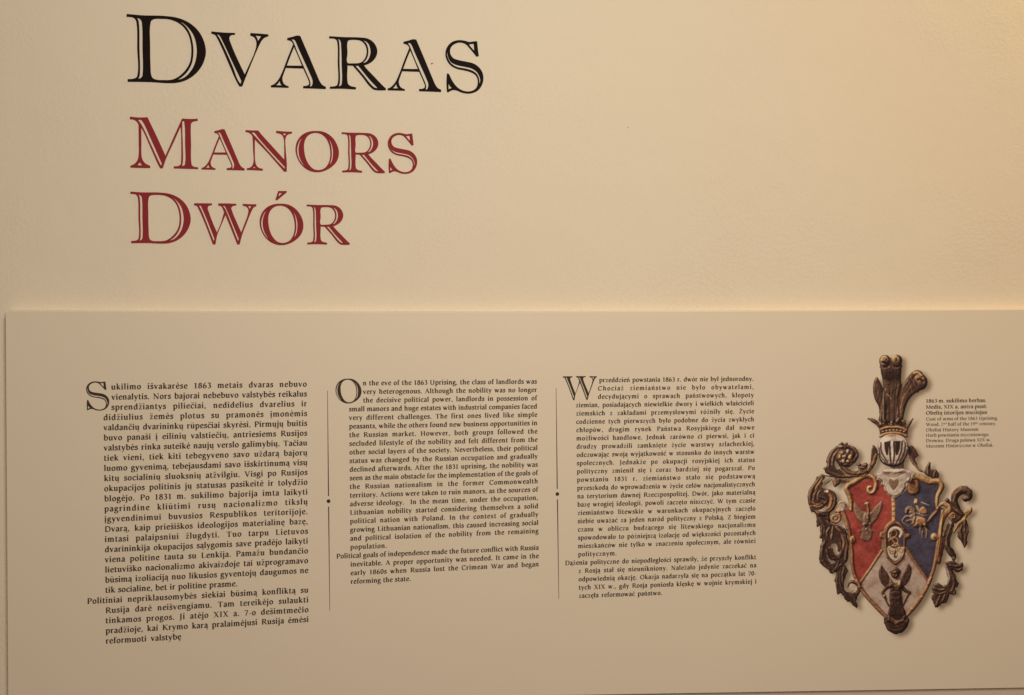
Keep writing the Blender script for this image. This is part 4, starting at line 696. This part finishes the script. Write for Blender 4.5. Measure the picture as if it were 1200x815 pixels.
# --- three ostrich plumes
PL = 'plumes'
T3.plate(PL, [(314,592),(305,490),(276,430),(262,365),(268,300),(288,264),(308,288),(328,330),(348,380),(362,440),(352,510),(345,592)], WOOD, bev=3.5, hgt=2.4, tone=-.18, grain=(.2,1.5,.08))
T3.plate(PL, [(438,596),(442,500),(448,430),(468,345),(500,285),(540,235),(580,212),(616,222),(642,262),(662,300),(650,340),(612,362),(572,385),(532,425),(505,480),(486,560),(484,596)], WOOD, bev=4, hgt=2.6, tone=-.15, grain=(.7,1.4,.08))
T3.plate(PL, [(312,592),(316,520),(330,430),(338,360),(330,280),(320,215),(312,172),(316,128),(340,104),(370,106),(394,128),(410,110),(436,102),(462,122),(474,155),(470,220),(468,290),(474,330),(458,400),(450,480),(452,596)], WOOD, bev=5, hgt=3.0, tone=-.10, grain=(.05,1.6,.10))
T3.plate(PL, [(318,175),(360,190),(400,180),(440,190),(470,172),(470,240),(462,292),(420,275),(385,290),(345,278),(326,262)], DARK, bev=5, hgt=.5, tone=-.26)  # shadow below the curls, painted as a dark plate
T3.ball(PL, 343,146,36,44, DARK, 3.4, .03); T3.ball(PL, 438,144,40,44, DARK, 3.4, .03); T3.stroke(PL, [(318,190),(345,205),(385,195),(390,160)], (8,14,14,8), DARK, hgt=1.6, tone=.05); T3.stroke(PL, [(470,185),(440,205),(405,195),(396,165)], (8,14,14,8), DARK, hgt=1.6, tone=.05); T3.stroke(PL, [(325,135),(338,120),(358,120),(370,136)], (7,9,9,6), GOLD, hgt=1.2, tone=.0); T3.stroke(PL, [(405,128),(420,115),(438,122),(436,142)], (7,9,9,6), GOLD, hgt=1.2, tone=.0); T3.stroke(PL, [(330,155),(350,160),(368,175)], (5,7,5), WOOD, hgt=.8); T3.stroke(PL, [(398,135),(402,165),(412,180)], (5,7,5), COPPER, hgt=.8, tone=-.1)  # gold arcs are highlights painted on the curls
T3.ball(PL, 610,302,54,60, DARK, 3.6, .0); T3.stroke(PL, [(540,265),(575,330),(590,370)], (10,16,10), DARK, hgt=1.4, tone=.06); T3.stroke(PL, [(520,290),(545,350),(555,385)], (9,14,8), WOOD, hgt=1.2); T3.stroke(PL, [(562,235),(590,232),(618,246)], (7,9,6), GOLD, hgt=1.2, tone=-.05); T3.stroke(PL, [(575,262),(600,256),(625,268)], (6,8,6), GOLD, hgt=1.1, tone=-.1); T3.stroke(PL, [(590,285),(612,282),(632,300)], (6,8,6), COPPER, hgt=1.0, tone=-.1)  # upper arcs: highlights painted on the right plume's curl
for pts in ([(360,590),(358,500),(350,400),(352,320)],[(392,590),(392,480),(388,380),(380,320)],[(425,590),(426,480),(430,380),(440,320)],[(462,590),(470,480),(500,390),(545,300)],[(330,590),(322,480),(298,390),(284,310)],[(448,560),(460,460),(490,370),(530,290)]):
    T3.stroke(PL, pts, (6,7,6,3), WOOD, hgt=.9, tone=.04)
T3.stroke(PL, [(362,385),(376,400),(390,420)], (5,7,5), FIG, hgt=.8, tone=.12); T3.stroke(PL, [(456,560),(462,470),(492,380)], (3,4,3), COPPER, hgt=.6, tone=.05)

def _blur(a, n, it=3):
    for _ in range(it):
        for ax in (0, 1):
            p = np.pad(a, [(n, n) if k == ax else (0, 0) for k in (0, 1)], mode='edge').cumsum(ax)
            p = np.insert(p, 0, 0, ax)
            m = a.shape[ax]; w = 2*n+1
            a = (np.take(p, np.arange(w, w+m), ax)-np.take(p, np.arange(0, m), ax))/w
    return a
def _noise(rs, step):
    h, w = CNY//step+3, CNX//step+3; g = rs.rand(h, w)
    y = np.arange(CNY)/step; x = np.arange(CNX)/step; iy = y.astype(int); ix = x.astype(int)
    fy = (y-iy)[:, None]; fx = (x-ix)[None, :]; fy = fy*fy*(3-2*fy); fx = fx*fx*(3-2*fx)
    a = g[iy][:, ix]; b = g[iy][:, ix+1]; c = g[iy+1][:, ix]; d = g[iy+1][:, ix+1]
    return a*(1-fx)*(1-fy)+b*fx*(1-fy)+c*(1-fx)*fy+d*fx*fy-.5
def finish_crest():
    rs = np.random.RandomState(11)
    n1, n2, n3 = _noise(rs, 4), _noise(rs, 9), _noise(rs, 26)
    hh = c_h+.22*n1+.30*n2
    hh = _blur(hh, 1, 1)
    gy, gx = np.gradient(hh, 1/CR)
    nz = 1/np.sqrt(1+gx*gx+gy*gy)
    shading = (.50*gx+.62*gy)*nz*1.0+.60*nz          # relief of the carving, lit from the upper left, painted into the print
    hollow_shade = np.clip(_blur(c_h, 6, 2)-c_h, -1.5, 2.5)  # dips darkened as shade, put into the ink colour
    cast = np.zeros_like(hh)  # shadows thrown to the lower right, painted into the tone
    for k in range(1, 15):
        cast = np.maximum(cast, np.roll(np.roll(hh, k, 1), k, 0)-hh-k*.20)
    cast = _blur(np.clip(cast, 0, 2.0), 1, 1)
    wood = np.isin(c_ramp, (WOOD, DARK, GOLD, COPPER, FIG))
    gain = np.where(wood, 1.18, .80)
    tone = .56+gain*(shading-.56)-np.where(wood, .20, .12)*hollow_shade-np.where(wood, .22, .27)*cast+c_tone+.16*n3+.14*n1*wood-.05*np.isin(c_ramp, (RED, BLUE))*np.clip((_gy-590)/90, 0, 1)-wood*(.055+.03*np.isin(c_part, [PARTS.index(n) for n in ('left_mantling', 'right_mantling')])+.10*np.clip((_gy-560)/150, 0, 1))  # wood darkened downwards: falling light painted into the print's tone
    painted = np.isin(c_ramp, (RED, BLUE, PINK, GREY))          # worn, uneven paint
    tone = tone+painted*(.18*n3+.22*n2+.16*n1)
    tone = np.where(wood, np.clip(tone, 0, 1)**1.12, tone)
    tone = np.clip(tone, 0, 1)
    col = np.zeros((CNY, CNX, 3))
    for k, r in enumerate(RAMPS):
        m = c_ramp == k
        if m.any():
            q = np.linspace(0, 1, len(r)); 
            for c in range(3): col[..., c][m] = np.interp(tone[m], q, r[:, c])
    on = c_part > 0
    for c in range(3): col[..., c] = _blur(np.where(on, col[..., c], 62), 1, 1)
    sh = _blur(np.roll(np.roll(on.astype(float), int(5*CR), 1), int(3*CR), 0), int(2.2*CR), 3)
    return on, col, sh

def build_crest():
    on, col, sh = finish_crest()
    lin = lambda c: np.where(c <= .04045, c/12.92, ((c+.055)/1.055)**2.4)
    paper = np.array((.752, .680, .578)); seen = lin(np.array((198, 171, 138.))/255)
    inkc = np.clip(lin(np.clip(col, 0, 255)/255)/seen*paper, 0, .9)
    q = ((669.29, 3.49), (1002.06, 1.46), (665.69, -494.64), (998.18, -508.62))
    def grid(nx, ny, d):
        u = np.linspace(0, 1, nx+1)[None, :]; v = np.linspace(0, 1, ny+1)[:, None]
        x = (q[0][0]*(1-u)+q[1][0]*u)*(1-v)+(q[2][0]*(1-u)+q[3][0]*u)*v; z = (q[0][1]*(1-u)+q[1][1]*u)*(1-v)+(q[2][1]*(1-u)+q[3][1]*u)*v
        return np.stack((x*PS, np.full_like(x, -T-d), z*PS+.59), -1).reshape(-1, 3)
    def dots(name, m, c, nx, ny, d, parent, label=None):
        V = grid(nx, ny, d); j, i = np.nonzero(m); a = j*(nx+1)+i
        F = np.stack((a+nx+1, a+nx+2, a+1, a), -1); used, inv = np.unique(F, return_inverse=True)
        me = bpy.data.meshes.new(name); k = len(F)
        me.vertices.add(len(used)); me.vertices.foreach_set('co', V[used].ravel())
        me.loops.add(4*k); me.loops.foreach_set('vertex_index', inv.ravel().astype(np.int32))
        me.polygons.add(k); me.polygons.foreach_set('loop_start', np.arange(0, 4*k, 4, dtype=np.int32))
        me.update(); me.validate()
        at = me.attributes.new('ink', 'FLOAT_COLOR', 'FACE'); at.data.foreach_set('color', np.concatenate((c[m], np.ones((k, 1))), -1).ravel().astype(np.float32))
        o = link(name, me, M_PRINT, parent)
        if label: o['label'] = label
        return o
    # soft drop shadow of the arms, printed in grey ink, then the picture itself
    st = 2; hs_ = sh[:CNY//st*st:st, :CNX//st*st:st]; hm = hs_ > .012
    inner = on[:CNY//st*st:st, :CNX//st*st:st]; hm &= ~(inner & (_blur(inner.astype(float), 3, 1) > .999))
    hc = paper*(1-np.clip(hs_*.80-.008, 0, 1)[..., None]*np.array((.80, .86, .90)))
    pr = dots('coat_of_arms_print', hm, hc, CNX//st, CNY//st, .00008, panel, 'printed picture of a carved and painted coat of arms with plumed helmet')
    for k, n in enumerate(PARTS):
        m = c_part == k
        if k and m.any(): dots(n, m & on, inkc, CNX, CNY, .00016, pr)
build_crest()
